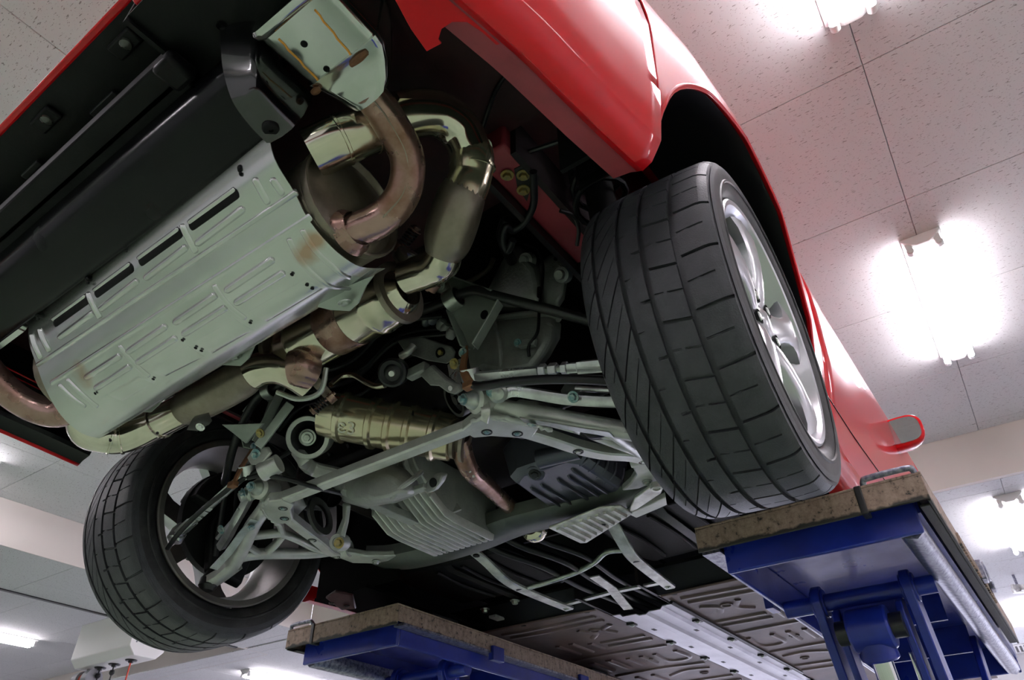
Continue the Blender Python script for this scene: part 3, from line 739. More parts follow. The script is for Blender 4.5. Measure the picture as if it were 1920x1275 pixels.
MB().bx(-.62, .292, -.906, -.835, .20, .208).bx(-.62, .292, -.906, -.900, .20, .235).build('bumper_step', 'matt_black', car, bevel=.004, label='matt black step below the recess')
c = at(330, 150, z=.2)
MB().box((.298, -.884, .196), (.045, .05, .03)).build('step_end', 'matt_black', car, bevel=.008)
prof = [(-.852, .20), (-.852, .158), (-.848, .146), (-.835, .133), (-.815, .119), (-.79, .108), (-.768, .102), (-.754, .100), (-.749, .104), (-.749, .14)]
MB().grid([[V((x, y, z)) for y, z in prof] for x in [lerp(-.66, .402, k / 10) for k in range(11)]]).build('valance', 'gloss_black', car, 60, label='smooth black lower valance behind the silencer')
MB().bx(-.66, .66, -.972, -.75, .318, .326).bx(.27, .66, -.975, -.86, .30, .317).bx(.30, .66, -.972, -.80, .225, .232).build('fascia_underside', 'matt_black', car)
for a, b in ((.315, .655), (-.655, -.435)):
    MB().rings([[V((x, y, z)) for y, z in ((-.978, .236), (-.985, .246), (-.984, .31), (-.945, .42), (-.93, .42), (-.968, .31), (-.966, .236))] for x in (a, b)]).build('bumper_rear_face', 'red_paint', car, 50, .004)
# hoop that frames the tail pipe cut-out
Lp = [at(412, 52, x=.398), at(414, 90, x=.4), at(419, 135, x=.401), at(436, 190, x=.402), at(468, 235, x=.402), at(500, 268, x=.402)]
Rp = [at(470, 18, x=.44), at(475, 70, x=.442), at(480, 130, x=.442), at(492, 172, x=.44), at(525, 205, x=.44), at(556, 232, x=.44)]
La, Ra = cr(Lp, 5), cr(Rp, 5); rows = []
for a, b in zip(La, Ra):
    u = V((0, .35, -1)).normalized(); mid = lerp(a, b, .5)
    rows.append([a + V((-.004, .006, .014)), a, lerp(a, b, .12) + u * .004, lerp(a, b, .5) + u * .006, lerp(a, b, .82) + u * .004, b, b + V((.006, .004, .02)), b + V((.012, .008, .07))])
hp = MB().grid(rows).build('tail_pipe_surround', 'trim_black', car, 60, label='glossy black trim hoop beside the tail pipe')
top = [at(414, 52, x=.398), at(432, 22, x=.41), at(455, 8, x=.425), at(480, 22, x=.445), at(500, 60, x=.458)]
MB().tube(top, .0075, 10).build('trim_edge', 'trim_black', hp)
c = at(508, 240, x=.42)
MB().lathe(c + V((0, 0, -.002)), (.1, .35, -1), [(-.004, .0125), (.001, .0125), (.003, .011), (.003, .004), (.0, .0035), (.0, 0)], 20).build('push_rivet', 'matt_black', hp)
# small clips between valance and silencer
for px, py in ((492, 285), (455, 318), (350, 384), (242, 462), (168, 522), (75, 590), (385, 345)):
    c = at(px, py, y=-.745); mb = MB().box(c, (.009, .016, .012), Matrix.Rotation(.4, 3, 'X')); mb.lathe(c + V((0, 0, -.01)), (0, 0, -1), [(0, .004), (.004, .003), (.005, 0)], 10)
    mb.build('valance_clip', 'gloss_black', car, bevel=.003)
tb = [(735, -10), (860, -45), (975, 75), (930, 85), (905, 62), (875, 42), (848, 42), (828, 55), (822, 75), (828, 82), (800, 97), (770, 55)]
MB().prism([at(x, y, z=.0705) for x, y in tb], (0, 0, .004)).build('bumper_tab', 'red_paint', br, bevel=.001)
# ---------------- silencer
EC = V((0, -.600, .076))
def ell(x, s=1.0, k=32, ay=.097, az=.091):
    return [EC + V((x, ay * s * math.cos(2 * math.pi * i / k), az * s * math.sin(2 * math.pi * i / k))) for i in range(k)]
mb = MB(); mb.rings([ell(x) for x in (-.398, .398)], True, False)
mu = mb.build('silencer', 'stainless_dull', car, label='dark oval rear silencer lying across the car')
for sx in (-1, 1):
    mb = MB(); mb.rings([ell(sx * x, s) for x, s in ((.398, 1.0), (.408, 1.035), (.416, 1.035), (.417, 1.0), (.410, .97), (.407, .93), (.410, .86), (.416, .6), (.418, .2))])
    mb.build('end_cap', 'stainless_dull', mu, 50)
# heat shield
SL = [(-.398, -.742, .125), (-.398, -.724, .080), (-.398, -.692, .038), (-.398, -.670, .010), (-.398, -.648, -.013), (-.398, -.622, -.035), (-.398, -.592, -.052), (-.398, -.560, -.060), (-.398, -.528, -.056)]
SR = [(.392, -.765, .118), (.392, -.740, .064), (.392, -.694, .030), (.392, -.670, .007), (.394, -.646, -.010), (.396, -.622, -.021), (.398, -.592, -.028), (.402, -.556, -.026), (.408, -.512, .000)]
sh = Sheet(SL, SR, 4)
rows = [[sh.pt(i, t / 8) for t in range(9)] for i in range(len(sh.L))]
def m_shield():
    mt, nt, nd, lk, bs = nodes('shield_metal')
    tc = nd.new('ShaderNodeTexCoord'); n = nd.new('ShaderNodeTexNoise'); n.inputs['Scale'].default_value = 6; n.inputs['Detail'].default_value = 6; lk.new(tc.outputs['Object'], n.inputs['Vector'])
    r = ramp(nd, [(.35, (.74, .745, .735)), (.7, (.64, .655, .635))]); lk.new(n.outputs[0], r.inputs[0]); col = r.outputs[0]
    for px, py, rad in ((572, 475, .040), (155, 705, .05), (590, 450, .03), (632, 430, .014)):
        i, t = sh.find(px, py); c = sh.pt(i, t)
        vd = nd.new('ShaderNodeVectorMath'); vd.operation = 'DISTANCE'; vd.inputs[1].default_value = c; lk.new(tc.outputs['Object'], vd.inputs[0])
        mr = nd.new('ShaderNodeMapRange'); mr.inputs[1].default_value = rad; mr.inputs[2].default_value = rad * .1; mr.inputs[3].default_value = 0; mr.inputs[4].default_value = 1.0; lk.new(vd.outputs['Value'], mr.inputs[0])
        n2 = nd.new('ShaderNodeTexNoise'); n2.inputs['Scale'].default_value = 26; n2.inputs['Detail'].default_value = 5; lk.new(tc.outputs['Object'], n2.inputs['Vector'])
        ml = nd.new('ShaderNodeMath'); ml.operation = 'MULTIPLY'; lk.new(mr.outputs[0], ml.inputs[0]); lk.new(n2.outputs[0], ml.inputs[1])
        r2 = ramp(nd, [(.2, (0, 0, 0)), (.5, (.72, .72, .72))]); lk.new(ml.outputs[0], r2.inputs[0])
        mx = nd.new('ShaderNodeMix'); mx.data_type = 'RGBA'; lk.new(r2.outputs[0], mx.inputs[0]); lk.new(col, mx.inputs[6]); mx.inputs[7].default_value = (.50, .25, .12, 1); col = mx.outputs[2]
    lk.new(col, bs.inputs['Base Color']); bs.inputs['Metallic'].default_value = .88
    mr = nd.new('ShaderNodeMapRange'); mr.inputs[3].default_value = .17; mr.inputs[4].default_value = .26; lk.new(n.outputs[0], mr.inputs[0]); lk.new(mr.outputs[0], bs.inputs['Roughness'])
m_shield()
hs = MB().shell(rows, (0, .0012, .0012)).build('heat_shield', 'shield_metal', car, 30, label='ribbed galvanized heat shield below the silencer')
S3 = lambda L: [(x / 3, 340 + y / 3) for x, y in L]
for b in ([(215, 1030), (1660, 65)],): bead(sh, S3(b), hs, 'shield_metal', .006, .0046, 'fold_line')
for b in ([(290, 1133), (1738, 205)],): bead(sh, S3(b), hs, 'shield_metal', .006, .0016, 'fold_line')
for b in ([(340, 875), (515, 745)], [(570, 715), (765, 565)], [(825, 540), (1040, 375)], [(1115, 345), (1360, 160)],
          [(180, 870), (225, 985)], [(225, 840), (272, 945)], [(500, 640), (555, 755)], [(1030, 260), (1095, 385)], [(1440, 0), (1500, 110)], [(1540, 0), (1580, 60)],
          [(1280, 610), (1525, 445)], [(1335, 680), (1585, 520)], [(990, 790), (1205, 645)], [(1040, 855), (1260, 715)], [(725, 955), (925, 820)], [(780, 1015), (980, 885)], [(490, 1100), (670, 985)], [(545, 1160), (725, 1045)]):
    bead(sh, S3(b), hs, 'shield_metal')
for b in ([(1630, 335), (1690, 445), (1780, 540), (1900, 598), (1960, 600)], [(1705, 285), (1770, 385), (1860, 470), (1960, 540)], [(340, 1150), (400, 1210), (470, 1262)], [(385, 1120), (460, 1195), (540, 1262)], [(1210, 595), (1280, 690), (1370, 765)], [(680, 935), (750, 1020), (830, 1090)]):
    bead(sh, S3(b), hs, 'shield_metal', .0062, .0042, 'bead', 5)
for b in ([(312, 795), (488, 668)], [(545, 630), (738, 488)], [(795, 450), (1010, 292)], [(1080, 248), (1325, 70)]):
    b = S3(b); p, u = sh.path(b, 4, .0006)
    bead_mesh(p, u, .0085, .0009).build('slot', 'matt_black', hs, 70)
    p2, u2 = sh.path([(x - 4, y - 7) for x, y in b], 4); bead_mesh(p2, u2, .0055, .004).build('slot_lip', 'shield_metal', hs, 70)
for q in ([(1395, 735), (1720, 548), (1815, 605), (1505, 788)], [(1090, 905), (1320, 775), (1425, 835), (1195, 968)], [(830, 1060), (1060, 925), (1150, 985), (925, 1100)], [(600, 1195), (775, 1095), (860, 1135), (690, 1235)]):
    uv = [sh.find(*p) for p in S3(q)]; rows = []
    for a in range(7):
        r = []
        for b in range(7):
            i = lerp(lerp(uv[0][0], uv[1][0], b / 6), lerp(uv[3][0], uv[2][0], b / 6), a / 6); t = lerp(lerp(uv[0][1], uv[1][1], b / 6), lerp(uv[3][1], uv[2][1], b / 6), a / 6)
            e = 0 if a in (0, 6) or b in (0, 6) else .0022
            r.append(sh.pt(i, t) + sh.nrm(i, t) * (e + .0002))
        rows.append(r)
    MB().shell(rows, (0, .001, .001)).build('pressed_panel', 'shield_metal', hs, 30)
for x, y in ((1645, 520), (1410, 790), (1030, 890), (865, 1108), (540, 1190), (1728, 578), (1757, 598), (1103, 933), (1135, 948)):
    i, t = sh.find(x / 3, 340 + y / 3); n = sh.nrm(i, t); c = sh.pt(i, t)
    MB().lathe(c + n * .0024, n, [(0, .0032), (.0004, 0)], 12).build('hole', 'matt_black', hs)
# flange lugs along the front edge of the silencer
for px, py in ((645, 562), (440, 665), (272, 752)):
    c = at(px, py, y=-.515); ax = V((0, .45, -1)).normalized(); L = [at(px - 75, py + 8, y=-.53), at(px - 25, py + 20, y=-.508), at(px + 10, py + 22, y=-.50), at(px + 25, py + 8, y=-.50), at(px + 40, py - 25, y=-.505), at(px + 55, py - 45, y=-.52), at(px - 60, py + 2, y=-.535)]
    l = MB().prism(L, (0, .004, .006)).build('mounting_lug', 'green_paint_bracket', car, bevel=.0015)
    MB().hexbolt(c + ax * .004, ax, .0075, .006).build('bolt', 'zinc', l)
# ---------------- right tail pipe and square tip
pts = [at(688, 172, x=.531), at(700, 187, x=.53), at(730, 228, x=.53), at(763, 295, x=.522), at(757, 360, x=.497), at(718, 408, x=.455), at(650, 440, x=.405)]
tp = MB().tube(pts, [.0255, .027, .028, .028, .028, .028, .028], 20, 6).build('tail_pipe', 'rusty_pipe', car, label='rust-tinted bent tail pipe between silencer and square tip')
c0 = pts[-1]
MB().lathe(c0 + V((.006, 0, 0)), (1, 0, 0), [(0, .040), (.006, .038), (.014, .031), (.018, .029)], 28).build('weld_ring', 'rusty_pipe', tp)
mb = MB().tube([p + (CAM - p).normalized() * .0265 for p in pts[1:-1]], .0016, 8).build('seam', 'stainless_dull', tp)
def rrect(cx, cz, hx, hz, r, y, k=5):
    o = []
    for sx, sz, a0 in ((1, -1, -90), (1, 1, 0), (-1, 1, 90), (-1, -1, 180)):
        for i in range(k):
            a = R(a0 + 90 * i / (k - 1)); o.append(V((cx + sx * (hx - r) + r * math.cos(a), y, cz + sz * (hz - r) + r * math.sin(a))))
    return o
zc = .160 + .052; X = .535
def tsec(y, hx, hz, r, dz=0): return rrect(X, zc + dz, hx, hz, r, y)
mb = MB(); mb.rings([tsec(-.846, .062, .042, .012), tsec(-.852, .066, .046, .014), tsec(-.860, .071, .051, .017), tsec(-.861, .075, .055, .019), tsec(-.856, .078, .058, .021), tsec(-.849, .077, .057, .02), tsec(-.844, .0725, .0525, .018), tsec(-.756, .0715, .052, .018)], True, False)
tip = mb.build('exhaust_tip', 'polished', car, 40, label='square polished exhaust tip with rust streaks')
MB().rings([tsec(-.846, .062, .042, .012), tsec(-.74, .060, .040, .012)], True, True).build('bore', 'matt_black', tip)
MB().rings([tsec(-.7565, .0745, .055, .016), tsec(-.752, .074, .0545, .016), tsec(-.738, .071, .051, .018), tsec(-.720, .060, .047, .022, -.012), tsec(-.704, .049, .040, .028, -.034), tsec(-.694, .038, .036, .033, -.050)], True, True).build('tip_collar', 'polished', tip, 40)
for a, b in (((590, 18), (660, 106)), ((522, 73), (601, 156))):
    p = [at(lerp(a[0], b[0], k / 8) + 1.5 * math.sin(k * 2.1), lerp(a[1], b[1], k / 8), z=.1592) for k in range(9)]
    MB().sweep(p, [(-.0013, -.0006), (.0013, -.0006), (.0013, .001), (-.0013, .001)], (0, 0, 1)).build('heat_streak', 'amber', tip)
for px, py, r in ((570, 83, .0052), (612, 130, .0048), (654, 180, .0050)):
    c = at(px, py, z=.1588); MB().lathe(c, (0, 0, -1), [(0, r), (.0006, r * .8), (.0006, 0)], 14).build('drain_hole', 'matt_black', tip)
c = at(654, 180, z=.1596); MB().lathe(c + V((0, .002, 0)), (0, .12, -1), [(-.002, .0095), (.0006, .0088), (.0008, .0055)], 16).build('rust_ring', 'rust', tip)
for a, b in (((658, 122), (688, 98)), ((586, 174), (600, 166))):
    MB().tube([at(*a, z=.157), at((a[0] + b[0]) / 2, (a[1] + b[1]) / 2, z=.1555), at(*b, z=.157)], [.004, .006, .004], 8, 4).build('weld', 'rust', tip)
# left tail pipe, same bend, seen past the silencer's left end
pts = [(-.405, -.60, .02), (-.455, -.575, .03), (-.50, -.585, .045), (-.525, -.62, .075), (-.533, -.67, .13), (-.533, -.725, .20)]
MB().tube([at(140, 768, x=-.42), at(100, 775, x=-.47), at(50, 758, x=-.51), at(0, 720, x=-.53), at(-50, 660, x=-.54)], .030, 20, 6).build('tail_pipe', 'rusty_pipe', car, label='left rust-tinted tail pipe at the picture edge')
MB().rings([rrect(-.54, .2, .071, .052, .016, y) for y in (-.846, -.72)], True, True).build('exhaust_tip', 'galvanized', car, 40)
# ---------------- polished down pipe on the right
pts = [(.408, -.690, .112), at(640, 262, x=.45), at(705, 236, x=.49), at(770, 214, x=.53), at(822, 215, x=.555), at(862, 245, x=.565), at(884, 290, x=.565)]
dp = MB().tube(pts, [.041, .041, .041, .040, .039, .038, .037], 24, 6).build('exhaust_elbow', 'stainless', car, label='shiny polished exhaust elbow right of the silencer')
cc = cr(pts, 6)
for k in (6, 11):
    d = (cc[k + 1] - cc[k - 1]).normalized(); r = .0405 if k < 20 else .0378
    MB().lathe(cc[k], d, [(-.004, r - .001), (-.002, r + .002), (.002, r + .002), (.004, r - .001)], 28).build('swage', 'stainless', dp)
sv = MB().tube([at(884, 286, x=.565), at(885, 305, x=.562), at(882, 330, x=.553), at(876, 348, x=.545), at(868, 364, x=.535)], [.0385, .039, .037, .038, .0395], 24, 5).build('exhaust_sleeve', 'gold_shield', car, label='gold-tinted sleeve between elbow and joint')
MB().lathe(at(886, 312, x=.56), at(883, 325, x=.555) - at(885, 305, x=.562), [(-.004, .037), (-.002, .0405), (.002, .0405), (.004, .037)], 28).build('swage', 'gold_shield', sv)
c = at(870, 308, x=.53); MB().lathe(c, (CAM - c), [(-.004, .004), (.003, .004), (.003, 0)], 10).build('sensor_hole', 'matt_black', dp)
# clamp flange edge that follows the outside of the elbow
fe = [at(745, 183, x=.545), at(800, 185, x=.565), at(850, 205, x=.578), at(890, 240, x=.585), at(908, 268, x=.585), at(905, 300, x=.582), at(893, 345, x=.57)]
MB().sweep(cr(fe, 5), [(-.004, -.006), (.004, -.006), (.004, .006), (-.004, .006)]).build('shield_edge', 'stainless', dp)
c = at(908, 274, x=.585); MB().hexbolt(c, (CAM - c), .009, .007).build('bolt', 'zinc', dp)
pts = [at(872, 356, x=.538), at(866, 368, x=.532), at(850, 415, x=.505), at(838, 455, x=.48), at(830, 480, x=.462)]
fl = MB().tube(pts, [.036, .041, .044, .041, .031], 24, 6).build('flex_joint', 'stainless_dull', car, label='brown dull exhaust joint below the shiny elbow')
pts = [at(836, 470, x=.468), at(826, 492, x=.445), at(806, 505, x=.415), at(785, 512, x=.39), at(762, 520, x=.362)]
MB().tube(pts, [.031, .034, .033, .032, .032], 20, 5).build('exhaust_bend', 'stainless', car)
# ---------------- rear catalyst, lying across behind the silencer
cA, cB = at(765, 540, y=-.385), at(525, 650, y=-.385); cB.z = cA.z
ca = MB(); d = (cB - cA); L = d.length; dn = d.normalized()
ca.lathe(cA, dn, [(0, .034), (.02, .05), (.05, .058), (.07, .058), (.075, .061), (.085, .061), (.09, .058), (L - .10, .058), (L - .095, .061), (L - .085, .061), (L - .08, .058), (L - .05, .056), (L - .01, .036), (L, .034)], 32)
ct = ca.build('catalyst', 'stainless', car, 40, label='gold-tinted catalyst across the car behind the silencer')
MB().lathe(cA + dn * (L * .38), dn, [(0, .0585), (.002, .0595), (.06, .0595), (.062, .0585)], 32).build('burnt_band', 'rusty_pipe', ct)
for f in (.06, .94):
    MB().lathe(cA + dn * (L * f), dn, [(-.006, .03), (-.006, .062), (.006, .062), (.006, .03)], 28).build('flange', 'stainless_dull', ct)
def joint(cpx, y, r, axis, name='spring_joint'):
    "sprung flange: two plates, bolts with coil springs"
    c = at(*cpx, y=y) if not isinstance(cpx, Vector) else cpx; ax = V(axis).normalized(); e = ax.orthogonal().normalized(); g = ax.cross(e)
    j = MB().lathe(c, ax, [(-.008, r * .6), (-.008, r), (-.002, r), (-.002, r * .93), (.004, r * .93), (.004, r), (.012, r), (.012, r * .6)], 28).build(name, 'stainless_dull', car)
    for s in (-1, 1):
        o = c + (g * math.cos(.5) + e * math.sin(.5)) * s * (r + .012); pts = []
        for k in range(61): a = k / 60 * 2 * math.pi * 5; pts.append(o + ax * (.012 + .032 * k / 60) + (e * math.cos(a) + g * math.sin(a)) * .0105)
        MB().tube(pts, .0019, 6, 0).build('spring', 'black_metal', j)
        MB().cyl(o - ax * .012, o + ax * .052, .0042, n=10).hexbolt(o + ax * .046, ax, .009, .008).lathe(o, ax, [(-.006, 0), (-.006, .016), (.010, .016), (.010, 0)], 16).build('bolt', 'rusty_pipe', j)
    return j
joint((778, 500), -.40, .046, (.7, -.1, .35)); joint((592, 712), -.30, .042, (-.55, -.2, -.5))
# ---------------- left exhaust run
pts = [(-.405, -.60, .055), at(160, 800, y=-.545), at(195, 817, y=-.51), at(235, 818, y=-.475), at(290, 795, y=-.45), at(352, 764, y=-.44)]
lp = MB().tube(pts, [.034, .036, .037, .036, .035, .035], 24, 6).build('exhaust_pipe', 'stainless', car, label='silvery exhaust pipe bending round the left end of the silencer')
a = cr(pts, 6)
for k in (14, 17, 25):
    d = (a[k + 1] - a[k - 1]).normalized(); MB().lathe(a[k], d, [(-.004, .034), (-.002, .0385), (.002, .0385), (.004, .034)], 28).build('swage', 'stainless', lp)
for px, py in ((207, 826), (295, 812)):
    c = at(px, py, y=-.52); MB().lathe(at(px, py, y=-.51), (CAM - c), [(0, .003), (.004, .003), (.004, 0)], 10).build('hole', 'matt_black', lp)
c = at(376, 800, y=-.47); mb = MB().prism([at(350, 806, y=-.47), at(370, 808, y=-.47), at(392, 796, y=-.465), at(386, 780, y=-.46), at(360, 786, y=-.46)], (0, .004, .01)).hexbolt(c, (.2, -.5, -1), .006, .005); mb.build('clamp_lug', 'galvanized', lp)
pts = [at(345, 768, y=-.442), at(368, 756, y=-.438), at(410, 735, y=-.432), at(452, 712, y=-.425), at(472, 702, y=-.42)]
MB().tube(pts, [.035, .040, .041, .040, .033], 24, 6).build('flex_joint', 'stainless_dull', car, label='brown dull exhaust joint on the left')
pts = [at(462, 706, y=-.422), at(490, 692, y=-.415), at(522, 690, y=-.40), at(552, 702, y=-.375), at(580, 722, y=-.34)]
el = MB().tube(pts, [.034, .035, .034, .032, .03], 22, 6).build('exhaust_elbow', 'stainless', car, label='bright exhaust elbow on the left below the silencer')
MB().tube([at(545, 690, y=-.41), at(560, 690, y=-.40), at(585, 700, y=-.37)], [.034, .037, .034], 20, 4).build('burnt_collar', 'rusty_pipe', el)
# clamp strap from silencer to joint
MB().tube([at(612, 690, y=-.33), at(600, 735, y=-.32), at(560, 748, y=-.335), at(520, 735, y=-.36)], .006, 8).build('hanger_rod', 'zinc', car)
# ================================================================== underbody
def mir(p): return V((-p[0], p[1], p[2]))
def sd(p, s): return V((p[0] * s, p[1], p[2]))
# sheet metal above everything
MB().bx(-.66, .66, -.80, -.27, .335, .345).bx(-.66, .66, -.80, -.79, .232, .335).build('boot_floor', 'dark_red_under', car, label='dark underside of the boot floor')
for s in (1, -1):
    MB().prism([sd(p, s) for p in ((.60, -.79, .305), (.80, -.90, .305), (.83, -.42, .305), (.56, -.42, .305), (.56, -.60, .305))], (0, 0, .01)).build('boot_side_floor', 'dark_red_under', car)
    a, b = sorted((s * .598, s * .61)); MB().bx(a, b, -.42, .46, .24, .80).build('inner_wheel_arch', 'underbody', car)
    a, b = sorted((s * .56, s * .86)); MB().bx(*sorted((s * .70, s * .81)), -.424, -.416, .12, .60).build('arch_rear_wall', 'matt_black', car)
    a, b = sorted((s * .44, s * .85)); MB().bx(*sorted((s * .44, s * .80)), .43, .44, -.09, .60).build('arch_front_wall', 'felt_black', car)
    zz = [.092 + .025 * k for k in range(9)]
    MB().prism([sd((skin_x(-.39, z) - .014, -.3925, z), s) for z in zz] + [sd((.715, -.3925, z), s) for z in (.30, .092)], (0, .003, 0)).build('bumper_end_plate', 'felt_black', car)
    r = MB().bx(*sorted((s * .535, s * .598)), -.44, -.09, .25, .33).build('frame_rail', 'dull_red_paint', car, bevel=.006, label='dull red chassis rail beside the wheel')
    MB().bx(*sorted((s * .525, s * .537)), -.44, .10, .225, .34).build('rail_flange', 'underbody', r)
    MB().bx(*sorted((s * .535, s * .60)), -.09, .43, .235, .33).build('rail_extension', 'underbody', r)
MB().bx(-.61, .61, -.28, .66, .50, .51).build('engine_bay_top', 'matt_black', car)
MB().bx(-.61, .61, .62, .63, .0, .5).build('bulkhead', 'underbody', car)
# bolts and stay on the right rail
pl = MB().prism([at(964, 318, z=.247), at(984, 308, z=.247), at(996, 350, z=.247), at(988, 378, z=.247), at(970, 352, z=.247)], (0, 0, .006)).build('stay_bracket', 'black_metal', car)
for px, py in ((951, 328), (981, 328), (981, 356)):
    MB().hexbolt(at(px, py, z=.246), (0, 0, -1), .0085, .009).build('bolt', 'yellow_zinc', pl)
MB().tube([at(1000, 322, z=.235), at(1001, 350, z=.235), at(1000, 385, z=.232), at(985, 415, z=.228), at(962, 432, z=.225), at(948, 425, z=.22), at(943, 450, z=.21), at(952, 470, z=.20), at(962, 450, z=.2)], .0075, 10).build('stay_rod', 'hose', car)
MB().tube([at(925, 290, z=.29), at(950, 298, z=.285), at(990, 285, z=.285), at(1060, 262, z=.29)], .005, 8).build('cable', 'hose', car)
MB().tube([at(905, 240, z=.30), at(930, 170, z=.30), at(965, 120, z=.30)], .004, 8).build('cable', 'hose', car)
MB().tube([at(1050, 395, z=.2), at(1075, 405, z=.2), at(1085, 430, z=.19), at(1082, 460, z=.18)], .004, 8).build('cable', 'hose', car)
for s in (1, -1):                                           # strut and coil spring
    c = sd(at(1125, 345, x=.68), s); c.z = .20; top = c + V((-.02 * s, 0, .32)); ax = (top - c)
    sp = MB().cyl(c - ax.normalized() * .12, top, .028, n=20).build('damper', 'matt_black', car)
    e = ax.orthogonal().normalized(); g = ax.normalized().cross(e)
    MB().tube([c + ax * (k / 100) + (e * math.cos(k * .42) + g * math.sin(k * .42)) * .050 for k in range(101)], .006, 8, 0).build('coil_spring', 'liner_black', sp)
# ---------------- hubs, brake discs
for s in (1, -1):
    h = MB().lathe((s * .70, 0, 0), (s, 0, 0), [(-.010, .06), (-.010, .148), (.012, .148), (.012, .06)], 48).build('brake_disc', 'black_metal', car)
    MB().lathe((s * .70, 0, 0), (s, 0, 0), [(-.035, .0), (-.035, .045), (-.01, .06), (.012, .075), (.05, .075), (.055, 0)], 28).build('hub', 'black_metal', h)
    k = MB().rings([[sd((.668 - d, y * f, z * f), s) for y, z in ((-.06, -.16), (.05, -.175), (.075, -.05), (.065, .06), (.04, .16), (-.03, .17), (-.065, .06), (-.085, -.04))] for d, f in ((0, 1), (.022, .95), (.035, .55))]).build('hub_carrier', 'matt_black', car, 40, .005)
    MB().rings([[sd((x, .145 * math.cos(R(a)) * q, .145 * math.sin(R(a)) * q), s) for a in range(95, 171, 15) for q in (1,)] + [sd((x, .095 * math.cos(R(a)), .095 * math.sin(R(a))), s) for a in range(170, 94, -15)] for x in (.655, .735)]).build('caliper', 'black_metal', car, 40, .006)
# ---------------- lower cross brace with arms
def arm_pts(s, L): return [sd(p, s) for p in L]
A0, A1 = V((-.318, -.127, -.077)), V((.318, -.127, -.077))
cb = MB().sweep([A0, A1], [(-.0155, -.009), (-.011, -.012), (.011, -.012), (.0155, -.009), (.0155, .010), (-.0155, .010)], (0, 0, 1)).build('cross_brace', 'cast_alu', car, 30, .001, label='long pale aluminium cross brace under the gearbox')
for s in (1, -1):
    arm = [V((.305, -.122, -.078)), V((.348, -.078, -.078)), V((.383, .0, -.078)), V((.411, .075, -.078)), V((.440, .135, -.075)), V((.475, .19, -.068)), V((.490, .245, -.060))]
    ba = MB().sweep([sd(p, s) for p in cr(arm, 5)], [(-.0165, -.009), (-.012, -.012), (.012, -.012), (.0165, -.009), (.0165, .009), (-.0165, .009)], (0, 0, 1)).build('brace_arm', 'cast_alu', car, 30, label='pale aluminium brace arm running forward from the %s corner' % ('right' if s > 0 else 'left'))
    pad = MB().prism([sd(p, s) for p in ((.272, -.142, -.0905), (.305, -.154, -.0905), (.345, -.144, -.0905), (.378, -.10, -.0905), (.398, -.055, -.0905), (.370, -.035, -.0905), (.343, -.05, -.0905), (.305, -.088, -.0905), (.272, -.104, -.0905))], (0, 0, .024)).build('corner_plate', 'cast_alu', ba, bevel=.003)
    for p in ((.309, -.108, -.0912), (.354, -.066, -.0912), (.411, .073, -.0910), (.487, .225, -.0755)):
        b = MB().lathe(sd(p, s), (0, 0, -1), [(-.004, .0115), (.0005, .0115), (.0008, .0085), (-.002, .008), (-.002, 0)], 20).build('bolt_recess', 'black_metal', ba)
        MB().hexbolt(sd(p, s) + V((0, 0, .002)), (0, 0, -1), .0062, .0045, False).build('bolt_head', 'teal_bolt' if p[0] < .4 else 'zinc', ba)
    wp = [V((.305, -.153, -.086)), V((.345, -.143, -.085)), V((.377, -.105, -.085)), V((.399, -.062, -.085)), V((.412, -.03, -.085))]
    MB().tube([sd(p, s) + V((0, 0, .002 * math.sin(i * 2.1))) for i, p in enumerate(cr(wp, 6))], [.0055 + .0012 * math.sin(i * 2.6) for i in range(25)], 8, 0).build('weld_bead', 'cast_alu', ba, 60)
